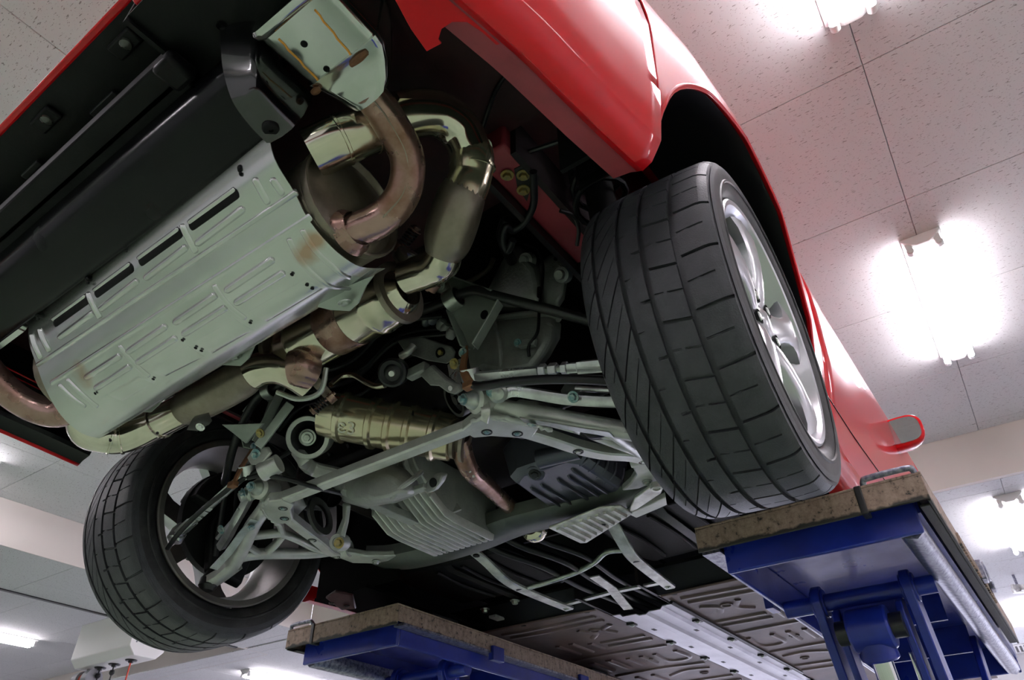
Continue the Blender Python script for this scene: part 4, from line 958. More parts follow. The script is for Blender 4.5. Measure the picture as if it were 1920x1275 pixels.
# ---------------- lower control arms: one lattice casting per side
pA, pB, pF = V((-.335, -.150, -.050)), V((-.655, -.045, -.184)), V((-.475, .235, -.052))
pn = (pB - pA).cross(pF - pA).normalized()
def onp(px, py):
    d = at(px, py, z=0) - CAM; return CAM + d * ((pA - CAM).dot(pn) / d.dot(pn))
def lattice(s):
    mb = MB()
    def strut(pts, w0, w1, h0=.022, h1=.022):
        pts = cr([p if isinstance(p, Vector) else onp(*p) for p in pts], 5) if len(pts) > 2 else [p if isinstance(p, Vector) else onp(*p) for p in pts]
        n = len(pts); sc = []
        rs = []
        for i, p in enumerate(pts):
            d = (pts[min(i + 1, n - 1)] - pts[max(i - 1, 0)]).normalized(); si = d.cross(pn).normalized(); t = i / (n - 1); w, h = lerp(w0, w1, t) / 2, lerp(h0, h1, t) / 2
            rs.append([sd(p + si * a * w + pn * b * h, s) for a, b in ((-1, -.5), (-.5, -1), (.5, -1), (1, -.5), (1, .5), (.5, 1), (-.5, 1), (-1, .5))])
        mb.rings(rs)
    strut([pA, (500, 945), (474, 985), (452, 1030), (428, 1068), pB], .032, .042, .03, .034)
    strut([(508, 950), (522, 975), (530, 1002)], .022, .016)
    strut([(530, 1000), (560, 1012), (600, 1030), pF], .018, .022)
    strut([(446, 1045), (470, 1040), (502, 1038), (560, 1038), (602, 1036), pF], .028, .026, .028, .024)
    strut([(462, 1006), (495, 1002), (532, 998)], .018, .020)
    strut([(456, 1018), (472, 1028), (490, 1039)], .014, .014)
    strut([(530, 1004), (515, 1022), (496, 1038)], .016, .018)
    strut([(440, 1058), (415, 1078), (385, 1094)], .05, .034, .03, .03)
    a = mb.build('lower_control_arm', 'cast_alu', car, 50, label='cast aluminium lattice control arm of the %s wheel' % ('left' if s > 0 else 'right'))
    c = sd(pA, s); ax = V((.25 * s, -.9, -.25)).normalized()
    MB().lathe(c, ax, [(-.028, .0), (-.028, .026), (.022, .026), (.026, .022), (.03, .014), (.03, 0)], 24).build('pivot_bush', 'cast_alu', a)
    MB().lathe(c, ax, [(.028, 0), (.028, .019), (.036, .018), (.04, .014), (.05, .012), (.056, .0)], 18).build('bush_cap', 'zinc', a)
    MB().hexbolt(c + ax * .052, ax, .0075, .01).build('pivot_bolt', 'teal_bolt', a)
    b = sd(pB, s); MB().lathe(b + V((0, 0, -.02)), (0, 0, 1), [(0, 0), (0, .016), (.012, .024), (.03, .022), (.045, .012), (.06, .01), (.06, 0)], 18).build('ball_joint', 'black_metal', a)
    MB().lathe(sd(pF, s), (1, .3, 0), [(-.022, 0), (-.022, .024), (.022, .024), (.022, 0)], 20).build('front_bush', 'cast_alu', a)
    # thin cable bracket bolted along the arm
    q = [sd(onp(*p) - pn * .02, s) for p in ((474, 962), (450, 990), (425, 1025), (398, 1054))]
    br = MB().sweep(q, [(-.010, -.0015), (.010, -.0015), (.010, .0015), (-.010, .0015)], None).build('cable_bracket', 'zinc', a)
    MB().hexbolt(sd(onp(467, 973) - pn * .026, s), sd(-pn, s), .006, .005).build('bracket_bolt', 'teal_bolt', a)
if pn.z < 0: pn = -pn
lattice(1); lattice(-1)
# ---------------- toe links
for s in (1, -1):
    i0, o0 = V((.342, -.203, -.022)), V((.64, -.172, -.098)); d = (o0 - i0); L = d.length; dn = d.normalized()
    P_ = lambda t: sd(i0 + d * t, s)
    tl = MB().sweep([P_(.03), P_(.12), P_(.45), P_(.50)], [(-.011, -.006), (-.006, -.0095), (.006, -.0095), (.011, -.006), (.011, .006), (.005, .009), (-.005, .009), (-.011, .006)], (0, -.6, .8)).build('toe_link', 'machined', car, 40, label='bright adjustable toe link of the %s wheel' % ('right' if s > 0 else 'left'))
    MB().sweep([P_(.08), P_(.4)], [(-.006, -.0012), (.006, -.0012), (.006, .0012), (-.006, .0012)], (0, -.6, .8)).build('channel', 'machined', tl)
    MB().lathe(P_(0), (.2, -.6, .8), [(-.016, 0), (-.016, .019), (.016, .019), (.016, 0)], 20).build('inner_eye', 'machined', tl)
    MB().cyl(P_(.5), P_(.72), .0065, n=14).build('threaded_rod', 'zinc', tl)
    for t0, t1, r in ((.505, .55, .0125), (.57, .625, .0125), (.655, .695, .0125)):
        MB().tube([P_(t0), P_(t0 + .004), P_(t1 - .004), P_(t1)], [r * .88, r, r, r * .88], 6, 0).build('hex_nut', 'machined', tl, 20)
    MB().sweep([P_(.70), P_(.76), P_(.77), P_(.98)], [(-.011, -.010), (.011, -.010), (.013, .0), (.011, .010), (-.011, .010), (-.013, 0)], (0, -.6, .8), True, [.85, .85, 1.05, 1.1]).build('rod_end', 'machined', tl, 30)
    MB().lathe(P_(1), (0, -.3, -1), [(-.03, .0), (-.03, .012), (-.01, .020), (.014, .020), (.018, .015), (.018, 0)], 18).build('rod_end_joint', 'machined', tl)
    # brake hose clipped below
    hp_ = [sd(p, s) for p in (at(888, 722, y=-.222), at(905, 724, y=-.225), at(950, 717, y=-.222), at(1010, 712, y=-.215), at(1080, 711, y=-.205), at(1145, 714, y=-.19))]
    MB().tube(hp_, .0085 if s > 0 else .006, 12).build('brake_hose', 'hose', car, label='black hose along the toe link')
    MB().tube([sd(p, s) for p in (at(888, 722, y=-.222), at(868, 718, y=-.19), at(830, 712, y=-.12), at(800, 700, y=-.05))], .006, 10).build('brake_line', 'hose', car)
    # rusty strap
    st = [sd(p, s) for p in (at(870, 652, y=-.205), at(871, 668, y=-.212), at(868, 690, y=-.222), at(874, 708, y=-.224), at(882, 720, y=-.222))]
    sp_ = MB().sweep(cr(st, 5), [(-.009, -.0012), (-.007, .002), (.007, .002), (.009, -.0012)], (0, -1, 0)).build('hose_strap', 'copper_rust', car, label='bent rusty strap holding the hose')
    MB().bx(-.012, .012, -.008, .008, -.007, .007).build('strap_clip', 'copper_rust', sp_, bevel=.002).location = sd(at(880, 723, y=-.224), s)
    MB().hexbolt(sd(at(868, 661, y=-.212), s), (0, -1, -.3), .0065, .006).build('strap_bolt', 'teal_bolt', sp_)
    # second link above the lattice arm
    q = [sd(p, s) for p in (at(938, 744, y=-.15), at(962, 734, y=-.145), at(1000, 738, y=-.13), at(1060, 748, y=-.11), at(1110, 752, y=-.09), at(1170, 754, y=-.07))]
    l2 = MB().sweep(cr(q, 4), [(-.008, -.010), (.008, -.010), (.0105, -.004), (.0105, .004), (.008, .010), (-.008, .010), (-.0105, 0)], (0, -.6, .8)).build('trailing_link', 'machined', car, 40, label='bright link beneath the black hose on the %s' % ('right' if s > 0 else 'left'))
    MB().hexbolt(sd(at(1075, 744, y=-.125), s), (0, -.8, -.6), .0075, .007).build('link_bolt', 'teal_bolt', l2)
    MB().prism([sd(p, s) for p in (at(1050, 733, y=-.115), at(1058, 720, y=-.10), at(1085, 722, y=-.10), at(1090, 732, y=-.10), at(1072, 740, y=-.115), at(1055, 742, y=-.118))], (0, .012, .006)).build('link_gusset', 'green_paint_bracket', l2, bevel=.002)
    MB().tube([sd(p, s) for p in (at(1080, 728, y=-.10), at(1110, 730, y=-.095), at(1160, 732, y=-.085))], .006, 10).build('guide_rod', 'machined', l2)
    MB().lathe(sd(at(934, 738, y=-.165), s), sd((.4, -.6, -.5), s), [(-.02, .018), (.0, .019), (.006, .013), (.02, .012), (.022, 0)], 18).build('link_bush', 'zinc', l2)
    MB().hexbolt(sd(at(922, 734, y=-.18), s), sd((.3, -.7, -.5), s), .0075, .01).build('bush_bolt', 'teal_bolt', l2)
    # sub-frame block behind it
    q = [at(948, 762, y=-.10), at(972, 748, y=-.10), at(1008, 752, y=-.10), at(1012, 768, y=-.10), at(985, 785, y=-.10), at(955, 778, y=-.10)]
    MB().prism([sd(p, s) for p in q], (0, .10, .03)).build('subframe_block', 'cast_alu', car, bevel=.006)
# ---------------- anti-roll bar, its brackets and clamps
half = [at(1125, 608, y=-.11), at(1060, 589, y=-.145), at(1000, 573, y=-.175), at(930, 555, y=-.205), at(893, 545, y=-.216), at(868, 550, y=-.218), at(845, 562, y=-.216), at(790, 583, y=-.206), at(735, 600, y=-.20)]
half = [p for p in half if p.x > .02]; zc = half[-1].z
full = half + [V((0, -.20, zc))] + [mir(p) for p in reversed(half)]
ab = MB().tube(full, .0108, 14, 6).build('anti_roll_bar', 'black_metal', car, label='black anti-roll bar across the rear axle')
for s in (1, -1):
    e = sd(half[0], s)
    MB().tube([e, e + V((.02 * s, .02, .0)), e + V((.035 * s, .03, -.03)), e + V((.06 * s, .06, -.17))], .0075, 10).build('drop_link', 'black_metal', ab)
    MB().tube([e + V((.03 * s, .05, .05)), e + V((.05 * s, .08, -.05)), e + V((.055 * s, .085, -.17))], .005, 8).build('brake_pipe', 'hose', car)
    o8 = [(803.5, 531), (830.6, 512), (849.5, 518), (876.6, 527), (929, 547), (938, 567), (896, 641), (887, 655), (875, 654), (860, 610), (844, 583), (824, 547)]
    br = MB().prism([sd(at(x, y, y=-.200 + (.0012 * (x - 800) if x > 860 else 0) * .2), s) for x, y in o8], (0, .004, .002)).build('roll_bar_bracket', 'green_paint_bracket', car, bevel=.001, label='folded triangular bracket for the anti-roll bar on the %s' % ('right' if s > 0 else 'left'))
    for a, b in (((938, 567), (890, 650)), ((845, 585), (872, 652)), ((832, 513), (928, 547))):
        a, b = sd(at(*a, y=-.203), s), sd(at(*b, y=-.208), s); MB().bar(a, b, .004, .026, (0, 1, .4)).build('flange', 'green_paint_bracket', br, bevel=.0012)
    c = sd(at(908, 590, y=-.2025), s); MB().lathe(c, (0, -1, -.3), [(0, .010), (.0012, .009), (.0012, 0)], 16).build('hole', 'matt_black', br)
    ca_, cb_ = sd(at(838, 568, y=-.218), s), sd(at(862, 553, y=-.218), s); dd = (cb_ - ca_).normalized(); mid = (ca_ + cb_) / 2
    MB().lathe(mid, dd, [(-.015, .021), (-.015, .024), (.015, .024), (.015, .021)], 24).build('bush_clamp', 'zinc', br)
    MB().lathe(mid, dd, [(-.013, .009), (-.013, .021), (.013, .021), (.013, .009)], 24).build('rubber_bush', 'hose', br)
    MB().prism([sd(at(x, y, y=-.222), s) for x, y in ((806, 534), (822, 524), (842, 530), (846, 545), (832, 552), (818, 548))], (0, .003, .001)).build('clamp_foot', 'zinc', br, bevel=.001)
    MB().hexbolt(sd(at(827, 538, y=-.225), s), (0, -1, -.4), .0075, .008).build('clamp_bolt', 'zinc', br)
# ---------------- rubber mounts (ring with rubber, bolt and arm)
for s in (1, -1):
    c = V((-.20, -.150, .050)) if s < 0 else V((.262, -.13, .0)); ax = V((.55, -.62, -.55)).normalized() if s < 0 else V((-.5, -.6, -.6)).normalized(); k = 1.0 if s < 0 else .72
    mr = MB().lathe(c, ax, [(-.055, .040 * k), (-.055, .052 * k), (.02, .052 * k), (.024, .050 * k), (.024, .040 * k)], 36).build('mount_ring', 'cast_alu' if s < 0 else 'black_metal', car, label='big %s ring of the engine mount' % ('aluminium' if s < 0 else 'dark'))
    MB().lathe(c, ax, [(-.02, 0), (-.02, .041 * k), (.012, .041 * k), (.004, .028 * k), (.012, .018 * k), (.022, .014 * k), (.022, 0)], 28).build('mount_rubber', 'hose', mr)
    if s < 0:
        MB().lathe(c + ax * .022, ax, [(0, .0), (0, .020), (.004, .020), (.005, .016), (.008, .014), (.008, 0)], 22).hexbolt(c + ax * .028, ax, .009, .01, False).build('mount_bolt', 'zinc', mr)
        ar = cr([c + V((-.045, .0, -.02)), c + V((-.02, .015, -.055)), at(590, 880, y=-.09), at(640, 893, y=-.05), at(690, 915, y=0)], 5)
        MB().sweep(ar, [(-.007, -.017), (.007, -.017), (.010, -.01), (.010, .012), (.005, .017), (-.007, .017)], (.4, -.5, .6)).build('mount_arm', 'cast_alu', mr, 40)
    else:
        st = [at(896, 742, y=-.16), at(906, 752, y=-.165), at(911, 770, y=-.165), at(908, 790, y=-.15)]
        MB().sweep(cr(st, 5), [(-.009, -.0018), (.009, -.0018), (.009, .0018), (-.009, .0018)], (.3, -.6, 0)).build('mount_strap', 'heat_alu', mr)
# left green gusset and stay
MB().prism([at(415, 796, y=-.30), at(493, 794, y=-.28), at(474, 815, y=-.27), at(460, 832, y=-.265), at(440, 815, y=-.28)], (0, .006, .004)).build('gusset_plate', 'green_paint_bracket', car, bevel=.0015, label='green painted gusset plate left of the rubber mount')
sg = MB().bar(at(484, 838, y=-.275), at(545, 757, y=-.26), .020, .012, (.3, -.6, -.6)).build('gusset_stay', 'green_paint_bracket', car, bevel=.002); 
MB().hexbolt(at(488, 812, y=-.288), (.2, -.7, -.6), .007, .006).build('stay_bolt', 'yellow_zinc', sg)
c = at(480, 852, y=-.262); ax = V((.2, -.75, -.6)).normalized()
lg = MB().prism([at(462, 858, y=-.262), at(475, 840, y=-.262), at(500, 838, y=-.262), at(506, 850, y=-.258), at(488, 872, y=-.255), at(470, 872, y=-.255)], (0, .008, .004)).build('pivot_lug', 'cast_alu', car, bevel=.003)
MB().lathe(c - ax * .002, ax, [(0, .014), (.003, .013), (.004, .009), (.004, 0)], 18).hexbolt(c, ax, .0075, .009, False).build('pivot_lug_bolt', 'teal_bolt', lg)
MB().lathe(at(505, 878, y=-.235), (.85, .3, .35), [(-.02, 0), (-.02, .022), (.025, .022), (.025, 0)], 22).build('pivot_sleeve', 'cast_alu', lg)
MB().tube([at(465, 896, y=-.245), at(498, 891, y=-.235), at(546, 900, y=-.20), at(585, 912, y=-.15), at(640, 925, y=-.05)], .0055, 10).build('brake_line', 'hose', car)
# ---------------- linkage plates in the middle
q = [(745, 640), (790, 632), (845, 650), (852, 660), (848, 675), (836, 682), (800, 676), (760, 662)]
lk_ = MB().prism([at(x, y, y=-.17) for x, y in q], (0, .006, .004)).build('mount_plate', 'cast_case', car, bevel=.002, label='flat grey mount plate with a yellow bolt')
MB().lathe(at(826, 662, y=-.172), (0, -1, -.5), [(0, .0125), (.002, .012), (.002, 0)], 18).build('bolt_hole', 'matt_black', lk_)
MB().hexbolt(at(827, 661, y=-.176), (0, -1, -.5), .0065, .006, False).build('bolt', 'yellow_zinc', lk_)
q = [(786, 703), (808, 684), (814, 690), (838, 712), (860, 722), (864, 732), (852, 740), (838, 736), (822, 724), (806, 723)]
l2 = MB().prism([at(x, y, y=-.215) for x, y in q], (0, .012, .008)).build('shift_lever', 'cast_case', car, bevel=.003, label='small cast lever with a rounded end')
MB().lathe(at(845, 728, y=-.218), (0, -1, -.5), [(0, .006), (.002, .005), (.002, 0)], 14).build('pin', 'zinc', l2)
MB().sweep([at(768, 704, y=-.20), at(800, 688, y=-.205)], [(-.012, -.009), (.012, -.009), (.012, .009), (-.012, .009)], (0, -1, 0)).build('lever_arm', 'cast_case', l2, bevel=.003)
c = at(738, 698, y=-.225); hr = MB().lathe(c, (.35, -.7, -.6), [(-.02, 0), (-.02, .030), (.012, .031), (.016, .026), (.012, .018), (.016, .012), (.016, 0)], 28).build('rubber_hanger', 'hose', car, label='black round rubber hanger with a metal pin')
MB().cyl(c + V((0, 0, 0)), c + V((.35, -.7, -.6)).normalized() * .03 + V((.006, 0, -.004)), .006, n=14).build('pin', 'heat_alu', hr)
MB().tube([at(752, 668, y=-.215), at(765, 660, y=-.215), at(776, 648, y=-.21)], .0085, 12).build('pin_sleeve', 'heat_alu', car)
MB().tube([at(722, 722, y=-.215), at(705, 724, y=-.215), at(685, 716, y=-.22), at(662, 704, y=-.225), at(640, 706, y=-.24), at(620, 722, y=-.26)], .0065, 12).build('hanger_rod', 'stainless', car)
MB().prism([at(838, 684, y=-.19), at(862, 672, y=-.19), at(862, 700, y=-.20), at(878, 728, y=-.20), at(868, 730, y=-.20), at(842, 706, y=-.19)], (0, .01, .006)).build('link_plate', 'machined', car, bevel=.002)
MB().hexbolt(at(852, 682, y=-.196), (0, -1, -.5), .0075, .006).build('plate_bolt', 'yellow_zinc', car)
for k, (px, py) in enumerate(((800, 602), (812, 598), (828, 608), (836, 616), (846, 625))):
    c = at(px, py, y=-.12); MB().lathe(c, (.7, -.4, .1 * k), [(-.012, 0), (-.012, .010), (.0, .013), (.012, .009), (.014, 0)], 14).build('hose_fitting', 'zinc' if k < 2 else 'cast_case', car)
# ---------------- gearbox and engine castings: outlines stepped in depth
def relief(name, secs, mt, label=None, bevel=.006, parent=None, ang=45):
    rs = [[at(x, y, y=yy) for x, y in pts] for pts, yy in secs]
    return MB().rings(rs).build(name, mt, parent or car, ang, bevel, label)
def grow(pts, f, dx=0, dy=0):
    cx = sum(p[0] for p in pts) / len(pts); cy = sum(p[1] for p in pts) / len(pts)
    return [(cx + (x - cx) * f + dx, cy + (y - cy) * f + dy) for x, y in pts]
up_ = [(905, 562), (925, 525), (945, 485), (962, 462), (980, 464), (996, 482), (1012, 500), (1022, 540), (1018, 575), (965, 584), (920, 580)]
relief('gearbox_housing', [(grow(up_, .62, 2, -4), -.085), (grow(up_, .86), -.07), (up_, -.03), (grow(up_, 1.05), .12)], 'cast_case', 'grey cast gearbox housing between silencer pipes and wheel')
ear = [(1008, 500), (1030, 480), (1048, 478), (1062, 490), (1064, 520), (1058, 560), (1045, 580), (1020, 578)]
er = relief('gearbox_ear', [(grow(ear, .75), -.05), (ear, -.03), (grow(ear, 1.04), .10)], 'cast_case')
MB().lathe(at(1043, 485, y=-.052), (0, -1, -.3), [(0, .006), (.002, .006), (.002, 0)], 14).build('hole', 'matt_black', er)
for px, py in ((985, 488), (1052, 515)):
    MB().lathe(at(px, py, y=-.075), (0, -.8, -.6), [(-.02, .02), (.0, .018), (.004, .012), (.014, .010), (.014, 0)], 18).build('boss', 'cast_case', er)
lo_ = [(872, 650), (890, 622), (915, 602), (960, 596), (1010, 590), (1042, 592), (1050, 610), (1048, 635), (1030, 668), (1005, 700), (940, 712), (885, 700)]
lw = relief('gearbox_cover', [(grow(lo_, .70, -4, 4), -.105), (grow(lo_, .88), -.09), (lo_, -.055), (grow(lo_, 1.03), .10)], 'cast_case', 'rounded cast cover with amber paint marks')
fl_ = cr([at(x, y, y=-.075) for x, y in ((878, 640), (900, 612), (930, 598), (985, 590), (1030, 588), (1048, 598))], 5)
MB().tube(fl_, .008, 8, 0).build('flange_rib', 'cast_case', lw)
MB().tube([at(925, 600, y=-.09), at(935, 640, y=-.11), at(940, 690, y=-.10)], .006, 8).build('cast_rib', 'cast_case', lw)
c = at(1026, 620, y=-.09); MB().lathe(c, (.1, -.85, -.5), [(-.03, .018), (0, .017), (.003, .012), (.003, 0)], 20).build('plug_boss', 'cast_case', lw)
MB().box(at(1025, 615, y=-.0955), (.010, .002, .012)).build('paint_mark', 'amber', lw, bevel=.0008)
MB().box(at(1028, 628, y=-.0955), (.006, .002, .008)).build('paint_mark', 'amber', lw, bevel=.0008)
cl = MB().bar(at(975, 646, y=-.12), at(1005, 641, y=-.12), .018, .012, (0, -1, 0)).build('wire_clip', 'cast_case', lw, bevel=.002)
MB().hexbolt(at(971, 643, y=-.126), (0, -1, -.4), .006, .005).build('clip_bolt', 'teal_bolt', lw)
MB().tube([at(992, 668, y=-.12), at(992, 648, y=-.125), at(1008, 622, y=-.125), at(1011, 580, y=-.12), at(1015, 548, y=-.11), at(1018, 500, y=-.10), at(1008, 470, y=-.09), at(985, 458, y=-.08)], .0035, 8).build('sensor_wire', 'hose', car)
MB().lathe(at(1012, 548, y=-.118), (.02, .05, 1), [(-.012, .004), (-.012, .006), (.012, .006), (.012, .004)], 10).build('wire_sleeve', 'hose', car)
MB().tube([at(875, 530, y=-.13), at(890, 522, y=-.12), at(915, 505, y=-.10), at(925, 486, y=-.09)], .006, 10).build('coolant_pipe', 'stainless_dull', car)
MB().tube([at(948, 412, y=-.2), at(940, 440, y=-.18), at(950, 470, y=-.15), at(960, 490, y=-.11)], .012, 12).build('coolant_hose', 'hose', car)
# dark block of the engine behind everything
MB().bx(-.48, .34, .02, .40, .06, .47).build('engine_block', 'underbody', car, bevel=.03, seg=3)
MB().cyl((-.36, .02, .19), (.32, .02, .19), .085, n=28).build('engine_cover', 'underbody', car)
for k, (y, z, r) in enumerate(((-.14, .20, .006), (-.13, .225, .005), (-.16, .24, .007), (-.11, .17, .005), (-.18, .27, .006))):
    MB().tube([(-.42, y + .02, z), (-.28, y - .01, z + .015 * (k % 2)), (-.10, y + .015, z - .01), (.06, y - .008, z + .02), (.2, y + .02, z)], r, 8).build('wiring', 'hose', car)
for k in range(7):
    x = -.36 + k * .075; MB().tube([(x, .02, .35), (x + .012, -.02, .26), (x + .02, -.015, .17), (x + .05, .01, .10)], .006 + .002 * (k % 3), 8).build('engine_hose', 'hose', car)
# gearbox belly in the middle
bel = [(622, 905), (640, 880), (690, 862), (730, 868), (760, 882), (780, 905), (778, 925), (740, 940), (690, 950), (650, 938)]
relief('gearbox_belly', [(grow(bel, .55, 4, 6), -.075), (grow(bel, .85, 0, 2), -.055), (bel, -.02), (grow(bel, 1.1), .12)], 'cast_case', 'pale cast gearbox belly above the cross brace')
MB().tube([at(735, 935, y=-.06), at(752, 915, y=-.07), at(772, 900, y=-.06), at(790, 885, y=-.03)], .006, 8).build('casting_rib', 'cast_case', car)
MB().sweep([at(640, 918, y=-.06), at(690, 940, y=.0), at(735, 962, y=.09), at(778, 980, y=.17)], [(-.014, -.006), (.014, -.006), (.012, .016), (-.012, .016)], (0, 0, 1)).build('sump_web', 'cast_case', car, bevel=.002)
# finned sump: fins run along the car
su = MB(); prof = [(.015, .05), (.05, .0), (.10, -.035), (.17, -.070), (.20, -.074), (.365, -.076), (.375, -.06), (.375, .06)]
su.rings([[V((x, y, z)) for y, z in prof] for x in (-.238, -.032)]); smp = su.build('gearbox_sump', 'cast_case', car, 30, .004, label='finned aluminium gearbox sump')
for k in range(11):
    x = -.232 + k * .0195; p = [(.03, .01), (.06, -.022), (.11, -.052), (.17, -.083), (.21, -.087), (.355, -.088), (.366, -.084)]
    if k in (0, 10): p = p[2:]
    MB().rings([[V((x - w, y, z)), V((x - w * .5, y, z - .004)), V((x + w * .5, y, z - .004)), V((x + w, y, z)), V((x + .006, y, z + .016)), V((x - .006, y, z + .016))] for (y, z), w in zip(p, [.0032] * 7)]).build('fin', 'cast_alu', smp, 50)
for y, x in ((.345, -.06), (.35, -.19)): MB().lathe((x, y, -.088), (0, 0, -1), [(-.006, .011), (.002, .0105), (.0025, .007), (-.002, .006), (-.002, 0)], 18).build('sump_bolt', 'cast_case', smp)
sc_ = [(856, 1002), (866, 985), (880, 982), (890, 992), (888, 1006), (870, 1016), (850, 1020), (846, 1012)]
MB().prism([at(x, y, z=-.075) for x, y in sc_], (0, .01, .06)).build('sump_end', 'cast_case', smp, bevel=.006)
for k in range(7):     # cooling fins on the far flank
    a, b, c = at(738 + k * 13, 945 - k * 4, z=.0), at(762 + k * 13, 962 - k * 4, z=-.03), at(790 + k * 11, 968 - k * 1.5, z=-.065)
    MB().sweep(cr([a, b, c], 4), [(-.0028, -.012), (.0028, -.012), (.0028, .014), (-.0028, .014)], (0, .5, 1)).build('flank_fin', 'cast_case', smp)
q = [(798, 905), (815, 888), (830, 890), (824, 905), (812, 920), (800, 926), (788, 918)]
mbk = MB().prism([at(x, y, y=-.02) for x, y in q], (0, .02, .012)).build('loop_bracket', 'cast_case', car, bevel=.004)
MB().lathe(at(812, 905, y=-.023), (0, -1, -.4), [(0, .011), (.001, .010), (.001, 0)], 16).build('loop_hole', 'matt_black', mbk)
MB().sweep([at(700, 938, y=-.01), at(760, 925, y=-.02), at(800, 912, y=-.02)], [(-.006, -.010), (.006, -.010), (.006, .010), (-.006, .010)], (0, -1, 0)).build('loop_arm', 'cast_case', mbk, bevel=.002)
# drive shaft boot, links near the left corner
lkx = MB().sweep([at(650, 945, y=.0), at(648, 975, y=.02), at(637, 1010, y=.05)], [(-.014, -.008), (.014, -.008), (.014, .008), (-.014, .008)], (0, -1, 0), True, [.8, .7, 1.0]).build('subframe_link', 'cast_case', car, bevel=.003)
MB().lathe(at(637, 1017, y=.05), (.3, -.9, -.3), [(-.02, 0), (-.02, .020), (.015, .020), (.015, .012), (.012, .012), (.012, 0)], 20).build('link_eye', 'cast_case', lkx)
MB().hexbolt(at(636, 1018, y=.04), (.3, -.9, -.3), .009, .008).build('link_eye_bolt', 'yellow_zinc', lkx)
for s in (1, -1):
    MB().lathe((s * .40, .01, .0), (s, 0, -.03), [(-.10, .05), (-.07, .052), (-.06, .040), (-.05, .044), (-.04, .036), (-.03, .04), (-.02, .031), (-.01, .034), (0, .024), (.02, .016), (.26, .016)], 24).build('drive_shaft', 'hose', car, 60)
ds = MB().lathe(at(600, 968, y=-.03), (.9, .2, .2), [(-.004, .03), (-.004, .048), (.004, .048), (.004, .03)], 30).build('shaft_ring', 'black_metal', car)
MB().lathe(at(1128, 795, y=.02), (.95, .1, -.2), [(-.05, 0), (-.045, .022), (-.02, .031), (.02, .031), (.045, .022), (.05, 0)], 24).build('shaft_boot', 'gloss_black', car, 60, label='glossy black shaft boot')
# ---------------- front catalyst with pressed heat shield
cA, cB = at(608, 776, y=-.175), at(852, 822, y=-.005); d = cB - cA; L = d.length; dn = d.normalized()
pr = [(0, .040), (.003, .053), (.03, .055)]
for f in (.16, .40, .54, .68, .86): pr += [(L * f - .009, .0545), (L * f - .0045, .0605), (L * f + .0045, .0605), (L * f + .009, .0545)]
pr += [(L - .004, .053), (L, .040)]
fc = MB().lathe(cA, dn, pr, 36).build('front_catalyst_shield', 'gold_shield', car, 50, label='gold-tinted ribbed catalyst shield with chalk marks')
for f in (.04, .54, .70):
    c = cA + dn * (L * f); u = (CAM - c); u = (u - dn * u.dot(dn)).normalized(); u2 = dn.cross(u); c = c + (u * .75 - u2 * .66) * .0562
    MB().box(c, (.004, .005, .012), None).build('slot', 'matt_black', fc)
edge = [cA + dn * (L * k / 16) + V((0, -.014, .052 + .004 * math.sin(k * 1.7))) for k in range(17)]
MB().tube(edge, .0035, 8, 0).build('shield_seam', 'stainless', fc)
c = cA + dn * (L * .255); u = (CAM - c); u = (u - dn * u.dot(dn)).normalized(); u2 = u.cross(dn).normalized()
uu = (u * .92 - u2 * .39).normalized() if u2.z > 0 else (u * .92 + u2 * .39).normalized()
yv = uu.cross(dn).normalized()
if yv.z < 0: yv = -yv
xv = yv.cross(uu)
txt = text_mesh('ε3', .044, 'chalk_mark', 'white_ink', fc, c + uu * .0568, Matrix((xv, yv, uu)).transposed().to_euler())
fo = MB().lathe(cB, dn, [(-.01, .03), (0, .046), (.008, .046), (.008, .03), (.02, .032), (.022, .050), (.03, .050), (.03, .026)], 32).build('catalyst_flange', 'stainless_dull', car)
pp = [cB + dn * .01, at(880, 880, y=.075), at(915, 912, y=.19), at(955, 950, y=.33), at(1000, 990, y=.46)]
fp = MB().tube(pp, [.026, .022, .021, .021, .022], 18, 6).build('front_pipe', 'rusty_pipe', car, label='rusty front exhaust pipe beside the dark oil pan')
c = pp[-1]; dd = (pp[-1] - pp[-2]).normalized(); MB().lathe(c, dd, [(-.012, .025), (-.004, .036), (.008, .038), (.022, .034), (.034, .026), (.034, 0)], 28).build('ball_joint', 'stainless', fp)
for px, py in ((881, 884), (888, 893)): MB().lathe(at(px, py, y=.06), (.2, -.8, -.6), [(0, .0035), (.002, .002), (.002, 0)], 10).build('weld_dot', 'heat_alu', fp)
# ---------------- oil pan (dark) and ribbed plate
op = MB(); op.rings([[V((x, y, z)) for x, y in q] for z, q in ((-.050, ((.170, .19), (.205, .165), (.32, .165), (.345, .20), (.35, .36), (.335, .375), (.165, .375), (.155, .36))), (-.035, ((.160, .175), (.2, .148), (.33, .148), (.36, .19), (.366, .37), (.345, .39), (.155, .39), (.143, .37))), (.04, ((.145, .165), (.19, .135), (.335, .135), (.375, .18), (.38, .38), (.355, .402), (.145, .402), (.13, .38))))])
opn = op.build('oil_pan', 'oil_pan', car, 30, .004, label='dark blue-grey ribbed oil pan')
for x in (.185, .215, .262, .292, .318):
    MB().rings([[V((x - .004, y, -.049)), V((x - .002, y, -.0565 if 0 < i < 3 else -.050)), V((x + .002, y, -.0565 if 0 < i < 3 else -.050)), V((x + .004, y, -.049))] for i, y in enumerate((.225 if x < .3 else .2, .232 if x < .3 else .207, .362, .368))]).build('rib', 'oil_pan', opn, 60)
for k in range(5):
    y = .20 + k * .038; MB().tube([(.338, y, -.048), (.352, y + .003, -.042), (.366, y + .005, -.028), (.373, y + .005, -.005)], .0042, 8).build('edge_rib', 'oil_pan', opn, 60)
